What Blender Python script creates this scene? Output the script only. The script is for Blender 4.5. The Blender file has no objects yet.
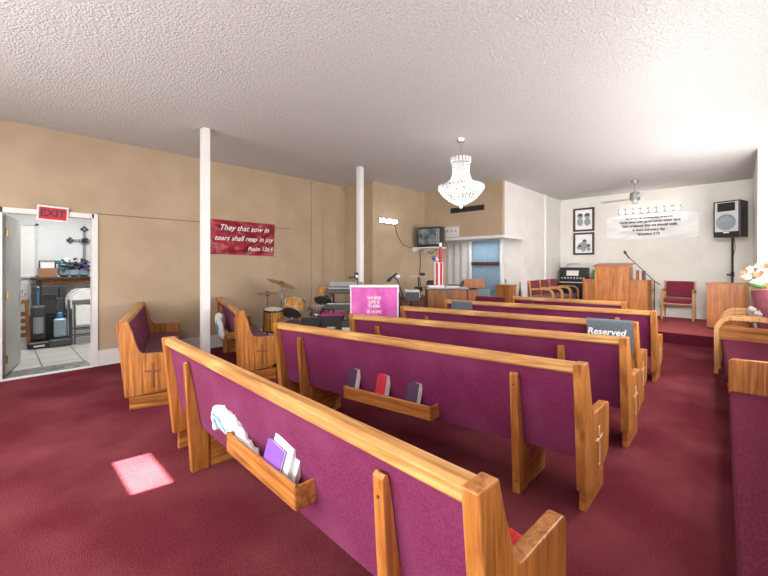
import bpy, bmesh, math, random
from mathutils import Vector, Matrix, noise
random.seed(7)
scn = bpy.context.scene
COL = scn.collection
PI = math.pi

# ---------------------------------------------------------------- materials
MATS = {}
def new_mat(name):
    m = bpy.data.materials.new(name); m.use_nodes = True
    nt = m.node_tree; b = nt.nodes['Principled BSDF']
    MATS[name] = m
    return m, nt, b
def plain(name, col, rough=0.5, metal=0.0, emit=None, es=0, spec=0.5, trans=0, var=0.06, vs=12):
    m, nt, b = new_mat(name)
    b.inputs['Roughness'].default_value = rough
    b.inputs['Metallic'].default_value = metal
    b.inputs['Specular IOR Level'].default_value = spec
    b.inputs['Transmission Weight'].default_value = trans
    if emit:
        b.inputs['Emission Color'].default_value = (*emit, 1); b.inputs['Emission Strength'].default_value = es
    tc = nt.nodes.new('ShaderNodeTexCoord'); n = nt.nodes.new('ShaderNodeTexNoise')
    n.inputs['Scale'].default_value = vs; n.inputs['Detail'].default_value = 4
    r = nt.nodes.new('ShaderNodeMapRange')
    r.inputs['From Min'].default_value = .3; r.inputs['From Max'].default_value = .7
    r.inputs['To Min'].default_value = 1-var; r.inputs['To Max'].default_value = 1+var
    mx = nt.nodes.new('ShaderNodeMix'); mx.data_type = 'RGBA'; mx.blend_type = 'MULTIPLY'
    mx.inputs[0].default_value = 1; mx.inputs[6].default_value = (*col, 1)
    nt.links.new(tc.outputs['Object'], n.inputs['Vector']); nt.links.new(n.outputs['Fac'], r.inputs['Value'])
    nt.links.new(r.outputs['Result'], mx.inputs[7]); nt.links.new(mx.outputs[2], b.inputs['Base Color'])
    return m
def ramp(nt, stops):
    r = nt.nodes.new('ShaderNodeValToRGB'); e = r.color_ramp.elements
    e[0].position, e[0].color = stops[0][0], (*stops[0][1], 1)
    e[1].position, e[1].color = stops[-1][0], (*stops[-1][1], 1)
    for p, c in stops[1:-1]:
        x = e.new(p); x.color = (*c, 1)
    return r
def wood(name, axis, dark, mid, light, rough=0.38, sc=1.0):
    m, nt, b = new_mat(name); b.inputs['Roughness'].default_value = rough
    tc = nt.nodes.new('ShaderNodeTexCoord'); mp = nt.nodes.new('ShaderNodeMapping')
    s = [26*sc, 26*sc, 26*sc]; s[axis] = 1.6*sc
    mp.inputs['Scale'].default_value = s
    n = nt.nodes.new('ShaderNodeTexNoise'); n.inputs['Scale'].default_value = 1.0; n.inputs['Detail'].default_value = 5; n.inputs['Distortion'].default_value = 1.2
    n2 = nt.nodes.new('ShaderNodeTexNoise'); n2.inputs['Scale'].default_value = 4.5; n2.inputs['Detail'].default_value = 3
    r = ramp(nt, [(.32, dark), (.48, mid), (.66, light)])
    mx = nt.nodes.new('ShaderNodeMix'); mx.data_type = 'RGBA'; mx.blend_type = 'OVERLAY'; mx.inputs[0].default_value = .35
    nt.links.new(tc.outputs['Object'], mp.inputs['Vector']); nt.links.new(mp.outputs[0], n.inputs['Vector'])
    nt.links.new(tc.outputs['Object'], n2.inputs['Vector'])
    nt.links.new(n.outputs['Fac'], r.inputs[0]); nt.links.new(r.outputs[0], mx.inputs[6]); nt.links.new(n2.outputs['Fac'], mx.inputs[7])
    nt.links.new(mx.outputs[2], b.inputs['Base Color'])
    bp = nt.nodes.new('ShaderNodeBump'); bp.inputs['Strength'].default_value = .12; bp.inputs['Distance'].default_value = .004
    nt.links.new(n.outputs['Fac'], bp.inputs['Height']); nt.links.new(bp.outputs[0], b.inputs['Normal'])
    return m
def textured(name, c1, c2, scale, rough=.9, bump=.3, dist=.01, detail=4, big=None, bigscale=1.0, lo=.35, hi=.65, bscale=None, sheen=0, spec=.5, bigamt=.5):
    m, nt, b = new_mat(name); b.inputs['Roughness'].default_value = rough; b.inputs['Specular IOR Level'].default_value = spec
    b.inputs['Sheen Weight'].default_value = sheen
    tc = nt.nodes.new('ShaderNodeTexCoord'); n = nt.nodes.new('ShaderNodeTexNoise')
    n.inputs['Scale'].default_value = scale; n.inputs['Detail'].default_value = detail
    r = ramp(nt, [(lo, c1), (hi, c2)])
    nt.links.new(tc.outputs['Object'], n.inputs['Vector']); nt.links.new(n.outputs['Fac'], r.inputs[0])
    out = r.outputs[0]
    if big:
        n2 = nt.nodes.new('ShaderNodeTexNoise'); n2.inputs['Scale'].default_value = bigscale; n2.inputs['Detail'].default_value = 5
        r2 = ramp(nt, [(.42, (0, 0, 0)), (.68, (1, 1, 1))])
        mx = nt.nodes.new('ShaderNodeMix'); mx.data_type = 'RGBA'; mx.inputs[7].default_value = (*big, 1)
        ml = nt.nodes.new('ShaderNodeMath'); ml.operation = 'MULTIPLY'; ml.inputs[1].default_value = bigamt
        nt.links.new(tc.outputs['Object'], n2.inputs['Vector']); nt.links.new(n2.outputs['Fac'], r2.inputs[0])
        nt.links.new(r2.outputs[0], ml.inputs[0]); nt.links.new(ml.outputs[0], mx.inputs[0]); nt.links.new(out, mx.inputs[6])
        out = mx.outputs[2]
    nt.links.new(out, b.inputs['Base Color'])
    h = n
    if bscale:
        h = nt.nodes.new('ShaderNodeTexNoise'); h.inputs['Scale'].default_value = bscale; h.inputs['Detail'].default_value = 3
        nt.links.new(tc.outputs['Object'], h.inputs['Vector'])
    bp = nt.nodes.new('ShaderNodeBump'); bp.inputs['Strength'].default_value = bump; bp.inputs['Distance'].default_value = dist
    nt.links.new(h.outputs['Fac'], bp.inputs['Height']); nt.links.new(bp.outputs[0], b.inputs['Normal'])
    return m

OD, OM, OL = (.22, .070, .014), (.40, .145, .030), (.53, .225, .058)
WX = wood('oak_along', 0, OD, OM, OL); WZ = wood('oak_upright', 2, OD, OM, OL); WY = wood('oak_deep', 1, OD, OM, OL)
RL = wood('oak_rail', 0, (.32, .13, .032), (.50, .235, .07), (.63, .34, .12))
BW = wood('bentwood_oak', 2, (.40, .19, .06), (.56, .29, .10), (.66, .38, .16))
PULP = wood('pulpit_oak', 2, (.28, .09, .02), (.43, .15, .032), (.53, .21, .055), sc=.9)
ORGW = wood('walnut', 2, (.14, .05, .015), (.23, .085, .027), (.31, .125, .04))
REDW = wood('cherry', 2, (.20, .055, .02), (.30, .09, .032), (.38, .13, .05))
DKW = wood('dark_walnut', 2, (.028, .014, .008), (.05, .024, .014), (.075, .036, .02))
CARPET = textured('burgundy_carpet', (.072, .010, .017), (.195, .034, .048), 150, rough=1, bump=.8, dist=.012, big=(.30, .085, .095), bigscale=1.2, spec=.02, lo=.3, hi=.7, sheen=0, bigamt=.5)
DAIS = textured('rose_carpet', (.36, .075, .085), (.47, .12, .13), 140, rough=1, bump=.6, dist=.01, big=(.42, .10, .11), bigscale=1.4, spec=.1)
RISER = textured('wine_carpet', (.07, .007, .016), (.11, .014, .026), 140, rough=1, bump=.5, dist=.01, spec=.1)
PLUM = textured('plum_fabric', (.135, .014, .060), (.20, .028, .092), 120, rough=.95, bump=.3, dist=.004, big=(.23, .05, .125), bigscale=3.2, spec=.08, sheen=.06)
MAROON = textured('maroon_fabric', (.10, .011, .026), (.15, .022, .042), 120, rough=.95, bump=.3, dist=.004, spec=.15, sheen=.15)
ROSEF = textured('rose_fabric', (.18, .022, .042), (.25, .036, .06), 120, rough=.95, bump=.3, dist=.004, spec=.15, sheen=.15)
MAUVE = textured('mauve_fabric', (.085, .012, .028), (.13, .024, .046), 110, rough=1, bump=.3, dist=.004, spec=.05, sheen=0)
CEIL = textured('popcorn_plaster', (.56, .55, .54), (.68, .675, .665), 60, rough=.75, bump=.8, dist=.028, detail=3, bscale=58)
TAN = textured('tan_paint', (.455, .345, .23), (.515, .395, .27), 2.2, rough=.75, bump=.1, dist=.004, bscale=60, big=(.43, .315, .20), bigscale=.7, bigamt=.4)
WHITEW = textured('white_paint', (.74, .73, .70), (.80, .79, .765), 2.5, rough=.7, bump=.1, dist=.004, bscale=50)
CREAMW = textured('cream_paint', (.70, .69, .63), (.76, .75, .69), 2.5, rough=.7, bump=.08, dist=.004, bscale=50)
TRIM = plain('white_trim', (.80, .80, .78), .45, var=.03)
TRIMD = plain('seam_brown', (.22, .13, .075), .7)  # dark brown of the seam moulding on the tan wall
GREYDOOR = plain('grey_door', (.42, .43, .42), .45, var=.1, vs=3)
BLUEDOOR = plain('blue_door', (.24, .37, .48), .5, var=.06)
CURT = plain('pale_panel', (.60, .61, .62), .6, var=.04)
WHITE = plain('white_plastic', (.8, .8, .8), .4)
PAPER = plain('paper', (.82, .83, .85), .6, var=.08, vs=30)
BLACK = plain('black_plastic', (.015, .015, .017), .4)
BLACKM = plain('black_mesh', (.03, .032, .035), .6, var=.3, vs=90)
DGREY = plain('dark_grey', (.06, .062, .066), .5)
MGREY = plain('mid_grey', (.30, .31, .33), .45)
LGREY = plain('light_grey', (.58, .60, .62), .4)
CHROME = plain('chrome', (.75, .75, .76), .18, metal=1, var=.02)
BRASS = plain('brass', (.55, .38, .12), .3, metal=1)
BRONZE = plain('cymbal_bronze', (.48, .33, .14), .3, metal=1, var=.1)
PALE = plain('pale_inlay', (.62, .43, .22), .5)
DKINL = plain('dark_inlay', (.22, .085, .03), .6)
PURPLE = plain('purple_cover', (.22, .08, .55), .5)
RED = plain('red_cover', (.50, .02, .045), .45)
REDCL = plain('red_cloth', (.62, .02, .025), .8, var=.25, vs=25)
INDIGO = plain('plum_cover', (.07, .03, .07), .5)
BLUE = plain('blue_print', (.10, .33, .60), .5)
TOWEL = textured('grey_towel', (.10, .13, .15), (.17, .20, .225), 130, rough=1, bump=.4, dist=.006, spec=.1)
MAG = textured('magenta_satin', (.50, .05, .36), (.66, .10, .46), 6, rough=.4, bump=.25, dist=.02, big=(.85, .22, .55), bigscale=5, sheen=.3)
MAGC = plain('magenta_cloth', (.55, .05, .30), .7, var=.15)
REDB = textured('red_satin', (.25, .012, .022), (.40, .035, .055), 6, rough=.3, bump=.45, dist=.03, detail=2, bscale=9)
WBAN = textured('white_vinyl', (.78, .78, .77), (.84, .84, .83), 3, rough=.5, bump=.15, dist=.02, bscale=8)
INK = plain('black_ink', (.05, .05, .055), .6)
SHEET = plain('white_lettering', (.9, .88, .88), .5)
BULB = plain('lit_bulb', (1, 1, 1), .3, emit=(1, .97, .92), es=6)
AMBER = wood('amber_shell', 2, (.40, .17, .03), (.58, .28, .055), (.72, .42, .10), rough=.2)
SKIN = plain('drum_head', (.75, .74, .70), .4)
DSKIN = plain('dark_drum_head', (.07, .07, .075), .35)
STEEL = plain('pewter', (.32, .32, .32), .4, metal=.6)
TILE, _nt, _b = new_mat('pale_tile')
_tc = _nt.nodes.new('ShaderNodeTexCoord'); _br = _nt.nodes.new('ShaderNodeTexBrick'); _br.offset = 0
_br.inputs['Scale'].default_value = 1; _br.inputs['Brick Width'].default_value = .46; _br.inputs['Row Height'].default_value = .46
_br.inputs['Mortar Size'].default_value = .008; _br.inputs['Color1'].default_value = (.50, .50, .46, 1); _br.inputs['Color2'].default_value = (.56, .55, .51, 1)
_br.inputs['Mortar'].default_value = (.06, .06, .06, 1)
_nt.links.new(_tc.outputs['Object'], _br.inputs['Vector']); _nt.links.new(_br.outputs['Color'], _b.inputs['Base Color']); _b.inputs['Roughness'].default_value = .35
MARB = textured('grey_marble', (.05, .055, .055), (.30, .31, .30), 18, rough=.4, bump=.1, detail=6)
BOXB = plain('brown_leatherette', (.30, .16, .09), .6)
CARD = plain('cardboard', (.46, .29, .15), .8)
GREEN = plain('leaf_green', (.10, .26, .05), .5, var=.3, vs=30)
TEAL = plain('teal_leaf', (.03, .12, .15), .5, var=.3, vs=30)
CORAL = plain('coral_petal', (.80, .22, .12), .55, var=.15)
PINK = plain('pink_petal', (.82, .38, .36), .55, var=.15)
PEACH = plain('peach_petal', (.88, .55, .36), .55, var=.15)
CREAMP = plain('cream_petal', (.85, .80, .68), .55)
VIOLET = plain('violet_petal', (.16, .08, .42), .55)
PINKF = plain('pink_wrap', (.27, .085, .12), .3, var=.2, vs=14)
TVS = textured('screen_glass', (.05, .07, .08), (.22, .28, .31), 5, rough=.12, bump=0, detail=2)
CONE = plain('speaker_cone', (.28, .32, .35), .45, var=.1)
BLUEPL = plain('blue_plastic', (.03, .22, .42), .3)
CLEARB = plain('frosted_blue_plastic', (.26, .36, .42), .2)
CRY, _nt, _b = new_mat('crystal')
_b.inputs['Base Color'].default_value = (1, 1, 1, 1); _b.inputs['Roughness'].default_value = .08; _b.inputs['Transmission Weight'].default_value = .7
_b.inputs['Emission Color'].default_value = (1, .97, .92, 1); _b.inputs['Emission Strength'].default_value = .12  # slight glow added to the beads; only the bulbs are lamps

# ---------------------------------------------------------------- mesh helpers
def BM(): return bmesh.new()
def box(bm, c, s, bev=0.0, seg=2, rot=None):
    t = bmesh.new(); bmesh.ops.create_cube(t, size=1)
    bmesh.ops.scale(t, vec=s, verts=t.verts)
    if bev: bmesh.ops.bevel(t, geom=list(t.edges), offset=min(bev, min(s)*.49), segments=seg, affect='EDGES', profile=.5)
    M = Matrix.Translation(c)
    if rot is not None: M = M @ rot
    merge(bm, t, M); return bm
def merge(bm, t, M=None):
    if M is not None: bmesh.ops.transform(t, matrix=M, verts=t.verts)
    me = bpy.data.meshes.new('tmp'); t.to_mesh(me); t.free(); bm.from_mesh(me); bpy.data.meshes.remove(me)
def prism(bm, pts, a, b, axis='x', bev=0.0):
    """polygon pts in the two other axes, extruded along axis from a to b"""
    t = bmesh.new()
    def mk(p, v):
        return {'x': (v, p[0], p[1]), 'y': (p[0], v, p[1]), 'z': (p[0], p[1], v)}[axis]
    f = t.faces.new([t.verts.new(mk(p, a)) for p in pts])
    e = bmesh.ops.extrude_face_region(t, geom=[f])
    d = {'x': (b-a, 0, 0), 'y': (0, b-a, 0), 'z': (0, 0, b-a)}[axis]
    bmesh.ops.translate(t, vec=d, verts=[v for v in e['geom'] if isinstance(v, bmesh.types.BMVert)])
    bmesh.ops.recalc_face_normals(t, faces=t.faces)
    if bev: bmesh.ops.bevel(t, geom=list(t.edges), offset=bev, segments=2, affect='EDGES', profile=.5, clamp_overlap=True)
    merge(bm, t); return bm
def ring_sweep(bm, rings, close_ends=True, loop=False):
    vs = [[bm.verts.new(p) for p in r] for r in rings]
    n = len(rings[0])
    rng = range(len(vs) if loop else len(vs)-1)
    for i in rng:
        A, B = vs[i], vs[(i+1) % len(vs)]
        for k in range(n):
            bm.faces.new((A[k], A[(k+1) % n], B[(k+1) % n], B[k]))
    if close_ends and not loop:
        bm.faces.new(list(reversed(vs[0]))); bm.faces.new(vs[-1])
    return bm
def frames(pts):
    P = [Vector(p) for p in pts]; out = []
    up = None
    for i in range(len(P)):
        t = (P[min(i+1, len(P)-1)] - P[max(i-1, 0)]).normalized()
        if up is None:
            up = Vector((0, 0, 1)) if abs(t.z) < .9 else Vector((1, 0, 0))
        n = (up - t*up.dot(t))
        if n.length < 1e-4: n = t.orthogonal()
        n.normalize(); up = n
        out.append((P[i], n, t.cross(n)))
    return out
def tube(bm, pts, r, seg=8):
    rr = r if isinstance(r, (list, tuple)) else [r]*len(pts)
    ring_sweep(bm, [[p + (n*math.cos(2*PI*k/seg) + b*math.sin(2*PI*k/seg))*rr[i] for k in range(seg)] for i, (p, n, b) in enumerate(frames(pts))])
    return bm
def strap(bm, pts, w, t, x0=0.0):
    """rectangular section swept along a path in y-z, w across x, t in the plane"""
    P = [Vector((0, p[0], p[1])) for p in pts]; rings = []
    for i in range(len(P)):
        d = (P[min(i+1, len(P)-1)] - P[max(i-1, 0)]).normalized(); n = Vector((0, -d.z, d.y))
        a = P[i] + n*t/2; b = P[i] - n*t/2
        rings.append([(x0-w/2, a.y, a.z), (x0+w/2, a.y, a.z), (x0+w/2, b.y, b.z), (x0-w/2, b.y, b.z)])
    return ring_sweep(bm, rings)
def lathe(bm, prof, seg=24, M=None, cap=True):
    t = bmesh.new()
    rings = [[(max(r, 1e-4)*math.cos(2*PI*k/seg), max(r, 1e-4)*math.sin(2*PI*k/seg), z) for k in range(seg)] for r, z in prof]
    ring_sweep(t, rings, close_ends=cap); bmesh.ops.recalc_face_normals(t, faces=t.faces)
    merge(bm, t, M); return bm
def ball(bm, c, r, sub=2, sc=(1, 1, 1)):
    t = bmesh.new(); bmesh.ops.create_icosphere(t, subdivisions=sub, radius=r)
    bmesh.ops.scale(t, vec=sc, verts=t.verts); merge(bm, t, Matrix.Translation(c)); return bm
def arc(c, r, a0, a1, n=8):
    return [(c[0]+r*math.cos(math.radians(a0+(a1-a0)*i/n)), c[1]+r*math.sin(math.radians(a0+(a1-a0)*i/n))) for i in range(n+1)]
def axis_to(d):
    return Vector((0, 0, 1)).rotation_difference(Vector(d).normalized()).to_matrix().to_4x4()
def link(name, me, m, parent=None, label=None, smooth=False):
    if m: me.materials.append(m)
    o = bpy.data.objects.new(name, me); COL.objects.link(o)
    if parent: o.parent = parent
    if label: o['label'] = label
    return o
def P(name, bm, m, parent=None, label=None, smooth=False):
    me = bpy.data.meshes.new(name); bmesh.ops.recalc_face_normals(bm, faces=bm.faces); bm.to_mesh(me); bm.free()
    if smooth:
        for p in me.polygons: p.use_smooth = True
        try: me.set_sharp_from_angle(angle=math.radians(40))
        except Exception: pass
    return link(name, me, m, parent, label)
def tag(o, label, cat, group=None):
    o['label'] = label; o['category'] = cat
    if group: o['group'] = group
    return o
def T(name, label, cat, loc, rz=0, group=None):
    o = bpy.data.objects.new(name, None); COL.objects.link(o); o.empty_display_size = .1
    o.location = loc; o.rotation_euler = (0, 0, math.radians(rz))
    return tag(o, label, cat, group)
def S(name, bm, m, parent=None):
    o = P(name, bm, m, parent)
    if not parent: o['kind'] = 'structure'
    return o
def place(o, loc, rz=0):
    o.location = loc; o.rotation_euler = (0, 0, math.radians(rz)); return o
def dup(root, loc, rz, label, group=None, skip=()):
    r = root.copy(); COL.objects.link(r); r.location = loc; r.rotation_euler = (0, 0, math.radians(rz)); r['label'] = label
    if group: r['group'] = group
    for ch in list(root.children):
        if ch.name.split('.')[0] in skip: continue
        c = ch.copy(); COL.objects.link(c); c.parent = r
        for g in list(ch.children):
            d = g.copy(); COL.objects.link(d); d.parent = c
    return r
def text(name, s, size, m, parent, M, extrude=.002, align='CENTER', shear=0, bold=0, spacing=1.0):
    cu = bpy.data.curves.new('txt', 'FONT'); cu.body = s; cu.size = size; cu.align_x = align; cu.align_y = 'CENTER'
    cu.extrude = extrude; cu.shear = shear; cu.offset = bold; cu.space_line = spacing; cu.resolution_u = 3
    ob = bpy.data.objects.new('txt', cu); COL.objects.link(ob)
    dg = bpy.context.evaluated_depsgraph_get(); dg.update()
    me = bpy.data.meshes.new_from_object(ob.evaluated_get(dg)); bpy.data.objects.remove(ob)
    me.transform(M); me.name = name
    me.materials.clear()
    return link(name, me, m, parent)
R = lambda ax, d: Matrix.Rotation(math.radians(d), 4, ax)
def face_mat(loc, ndir_deg):
    """text standing upright at loc, whose front looks along angle ndir_deg (0=+x, -90=-y)"""
    return Matrix.Translation(loc) @ R('Z', ndir_deg+90) @ R('X', 90)

# ---------------------------------------------------------------- room shell
H = 3.25
XL = -6.63; XJ = -5.72; YJ = 5.62; YV = 7.46; XW = -3.65; YA = 8.45; YB = 11.0; XR = .62; XC = .20; YR = -1.6; YP = 8.62
W = .12
S('floor', box(BM(), ((XL+XR)/2, (YR+YB)/2, -.05), (XR-XL+.3, YB-YR+.3, .1)), CARPET)
S('ceiling', box(BM(), ((XL+XR)/2, (YR+YB)/2, H+.05), (XR-XL+.3, YB-YR+.3, .1)), CEIL)
def wallbox(bm, x0, x1, y0, y1, z0, z1): return box(bm, ((x0+x1)/2, (y0+y1)/2, (z0+z1)/2), (x1-x0, y1-y0, z1-z0))
DY0, DY1, DZ = .04, .965, 2.12
bm = BM(); wallbox(bm, XL-W, XL, YR, DY0, 0, H); wallbox(bm, XL-W, XL, DY1, YJ+W, 0, H); wallbox(bm, XL-W, XL, DY0, DY1, DZ, H)
S('wall_left', bm, TAN)
bm = BM(); wallbox(bm, XL, XJ, YJ, YJ+W, 0, H); wallbox(bm, XJ-W, XJ, YJ+W, YA+W, 0, H)
S('wall_alcove', bm, TAN)
bm = BM(); wallbox(bm, XJ, XW, YV, YV+.1, 2.05, H)
S('wall_soffit', bm, TAN)
bm = BM(); wallbox(bm, XW-.1, XW, YV+.1, YA, 2.05, H); wallbox(bm, XJ, XW-.1, YV+.1, YA, 2.05, 2.11); wallbox(bm, XJ, XW, YA, YA+W, 0, H); wallbox(bm, XW-W, XW, YA+W, YB, 0, H)
S('wall_chancel', bm, WHITEW)
bm = BM(); wallbox(bm, XW-W, XR, YB, YB+W, 0, H); S('wall_back', bm, CREAMW)
bm = BM(); wallbox(bm, XR, XR+W, YR, YP, 0, H); wallbox(bm, XC, XR+W, YP-.45, YB, 0, H); S('wall_right', bm, WHITEW)
# wall behind the camera, with a transom that lets the low sun in
tx0, tx1, tz0, tz1 = -3.70, -3.14, 2.195, 2.475
bm = BM(); wallbox(bm, XL-W, tx0, YR-.06, YR, 0, H); wallbox(bm, tx1, XR+W, YR-.06, YR, 0, H)
wallbox(bm, tx0, tx1, YR-.06, YR, 0, tz0); wallbox(bm, tx0, tx1, YR-.06, YR, tz1, H); S('wall_rear', bm, WHITEW)
# trims
bm = BM(); wallbox(bm, XL, XL+.02, 1.0, YJ, 0, .22); S('baseboard_left', bm, TRIM)
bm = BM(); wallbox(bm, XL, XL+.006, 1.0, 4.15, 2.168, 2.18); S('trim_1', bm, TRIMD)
bm = BM(); wallbox(bm, XL, XL+.03, 4.67, 4.93, 0, H); S('trim_2', bm, TAN)
bm = BM(); wallbox(bm, XJ+.62, XW+.05, YV-.05, YV+.02, 2.02, 2.08); wallbox(bm, XW-.02, XW+.05, YV+.02, YA, 2.02, 2.08); S('trim_3', bm, TRIM)
bm = BM(); wallbox(bm, XW, XW+.035, 9.82, 9.90, .2, H); S('trim_4', bm, TRIM)
bm = BM(); wallbox(bm, XW, XC, YB-.025, YB, .22, .42); S('baseboard_back', bm, TRIM)
bm = BM(); wallbox(bm, XC-.02, XC, YP, YB, .22, .40); S('baseboard_right', bm, TRIM)
# door casing to the side room
bm = BM()
wallbox(bm, XL-W, XL+.025, DY1-.02, DY1+.045, 0, DZ+.045); wallbox(bm, XL-W, XL+.025, DY0-.045, DY0+.02, 0, DZ+.045); wallbox(bm, XL-W, XL+.025, DY0, DY1, DZ-.02, DZ+.045)
S('trim_5', bm, TRIM)
bm = BM(); wallbox(bm, XL-.46, XL-.035, DY0+.02, DY1-.02, 0, .012); S('trim_6', bm, MARB)
bm = BM(); wallbox(bm, XL-.03, XL+.03, DY0, DY1, 0, .016); S('trim_7', bm, TRIM)
# raised platform
bm = BM(); wallbox(bm, XW, XC, YP, YB, .19, .22); S('floor_platform', bm, DAIS)
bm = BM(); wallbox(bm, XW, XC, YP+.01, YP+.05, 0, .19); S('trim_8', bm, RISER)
# side room
XF = -9.6
bm = BM(); wallbox(bm, XF, XL-W+.1, -1.2, 2.2, -.06, .004); S('floor_side_room', bm, TILE)
GREYW = textured('grey_white_paint', (.66, .68, .69), (.72, .735, .745), 2.5, rough=.7, bump=.1, dist=.004, bscale=50)
bm = BM(); wallbox(bm, XF-.1, XF, -1.2, 2.2, 0, 2.7); S('wall_side_room', bm, GREYW)
bm = BM(); wallbox(bm, XF, XL-W, -1.3, -1.2, 0, 2.7); wallbox(bm, XF, XL-W, 2.2, 2.3, 0, 2.7); S('wall_side_room_ends', bm, WHITEW)
bm = BM(); wallbox(bm, XF-.1, XL-W, -1.3, 2.3, 2.7, 2.8); S('ceiling_side_room', bm, WHITEW)
# small framed window of the side room, closed with a white blind
bm = BM()
for (a, b, c, d) in ((.06, .10, 1.2, 2.22), (.52, .56, 1.2, 2.22), (.06, .56, 2.18, 2.22), (.06, .56, 1.2, 1.24)): wallbox(bm, XF, XF+.04, a, b, c, d)
w1 = S('window_1', bm, LGREY)
bm = BM(); wallbox(bm, XF+.002, XF+.02, .10, .52, 1.24, 2.18); P('blind', bm, TRIM, w1)
# columns
def column(x, y, r, label):
    t = T('column', label, 'column', (x, y, 0), 0)
    P('shaft', box(BM(), (0, 0, H/2), (r, r, H), .008), TRIM, t)
    P('collar', box(BM(), (0, 0, .03), (r+.02, r+.02, .06), .006), TRIM, t)
    return t
column(-5.115, 1.92, .10, 'white square column between the two angled pews by the tan wall')
column(-5.06, 4.65, .10, 'white square column behind the keyboards and the magenta draped stand')

# doors
d = S('door_1', box(BM(), (0, .45, 1.05), (.042, .90, 2.06), .003), GREYDOOR); place(d, (XL-W-.03, DY0+.035, .014), 79.5)
bm = BM()
for sx in (-1, 1):
    box(bm, (sx*.035, .83, .98), (.03, .045, .16), .004); tube(bm, [(sx*.05, .83, 1.0), (sx*.075, .83, 1.0), (sx*.075, .70, 1.0)], .011)
P('door_lever', bm, CHROME, d)
for z in (.22, 1.05, 1.85):
    P('hinge', tube(BM(), [(.028, .0, z-.05), (.028, .0, z+.05)], .012), BRASS, d)
bm = BM(); box(bm, (-4.56, YA-.022, 1.02), (.78, .045, 2.03), .003); d = S('door_2', bm, BLUEDOOR)
bm = BM()
for cx in (-4.74, -4.38):
    for cz, hh in ((.42, .5), (1.12, .55), (1.76, .42)):
        for (sx, sz, ox, oz) in ((.26, .018, 0, hh/2), (.26, .018, 0, -hh/2), (.018, hh, .13, 0), (.018, hh, -.13, 0)):
            box(bm, (cx+ox, YA-.047, cz+oz), (sx, .012, sz), .003)
P('panel_moulding', bm, BLUEDOOR, d)
P('push_bar', box(BM(), (-4.56, YA-.075, 1.47), (.74, .05, .085), .01), plain('bar_brown', (.07, .025, .02), .4), d, 'dark red push bar')
bm = BM(); wallbox(bm, -5.0, -4.95, YA-.06, YA, 0, 2.07); wallbox(bm, -4.17, -4.12, YA-.06, YA, 0, 2.07); S('trim_9', bm, TRIM)

# ---------------------------------------------------------------- pews
def cross_mesh(x, s):
    """a small budded cross on the face x, proud to the side s"""
    bm = BM(); cy, cz = .31, .35
    box(bm, (x+s*.003, cy, cz-.03), (.008, .016, .22), .003, 1); box(bm, (x+s*.003, cy, cz+.02), (.008, .105, .016), .003, 1)
    for (dy, dz) in ((0, .085), (.055, .02), (-.055, .02), (0, -.14)):
        for (ey, ez) in ((0, 0), (.011, .008), (-.011, .008)):
            ball(bm, (x+s*.003, cy+dy+ey, cz+dz+ez), .009, 1, (.5, 1, 1))
    return bm
def end_profile(arm):
    p = [(0, .885), (.10, .885)]
    p += [(.14, .76), (.172, arm+.09)]
    p += [(.195, arm+.035), (.215, arm+.012), (.24, arm+.004)]
    p += [(.535, arm-.004), (.558, arm-.016), (.565, arm-.041)]
    p += [(.565, .36), (.545, .22), (.505, .195), (.39, .16), (.23, .138), (.075, .13)]
    return p
def back_y(z): return .045 + (.82-z)*.165          # rear face of the upholstered back
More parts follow.
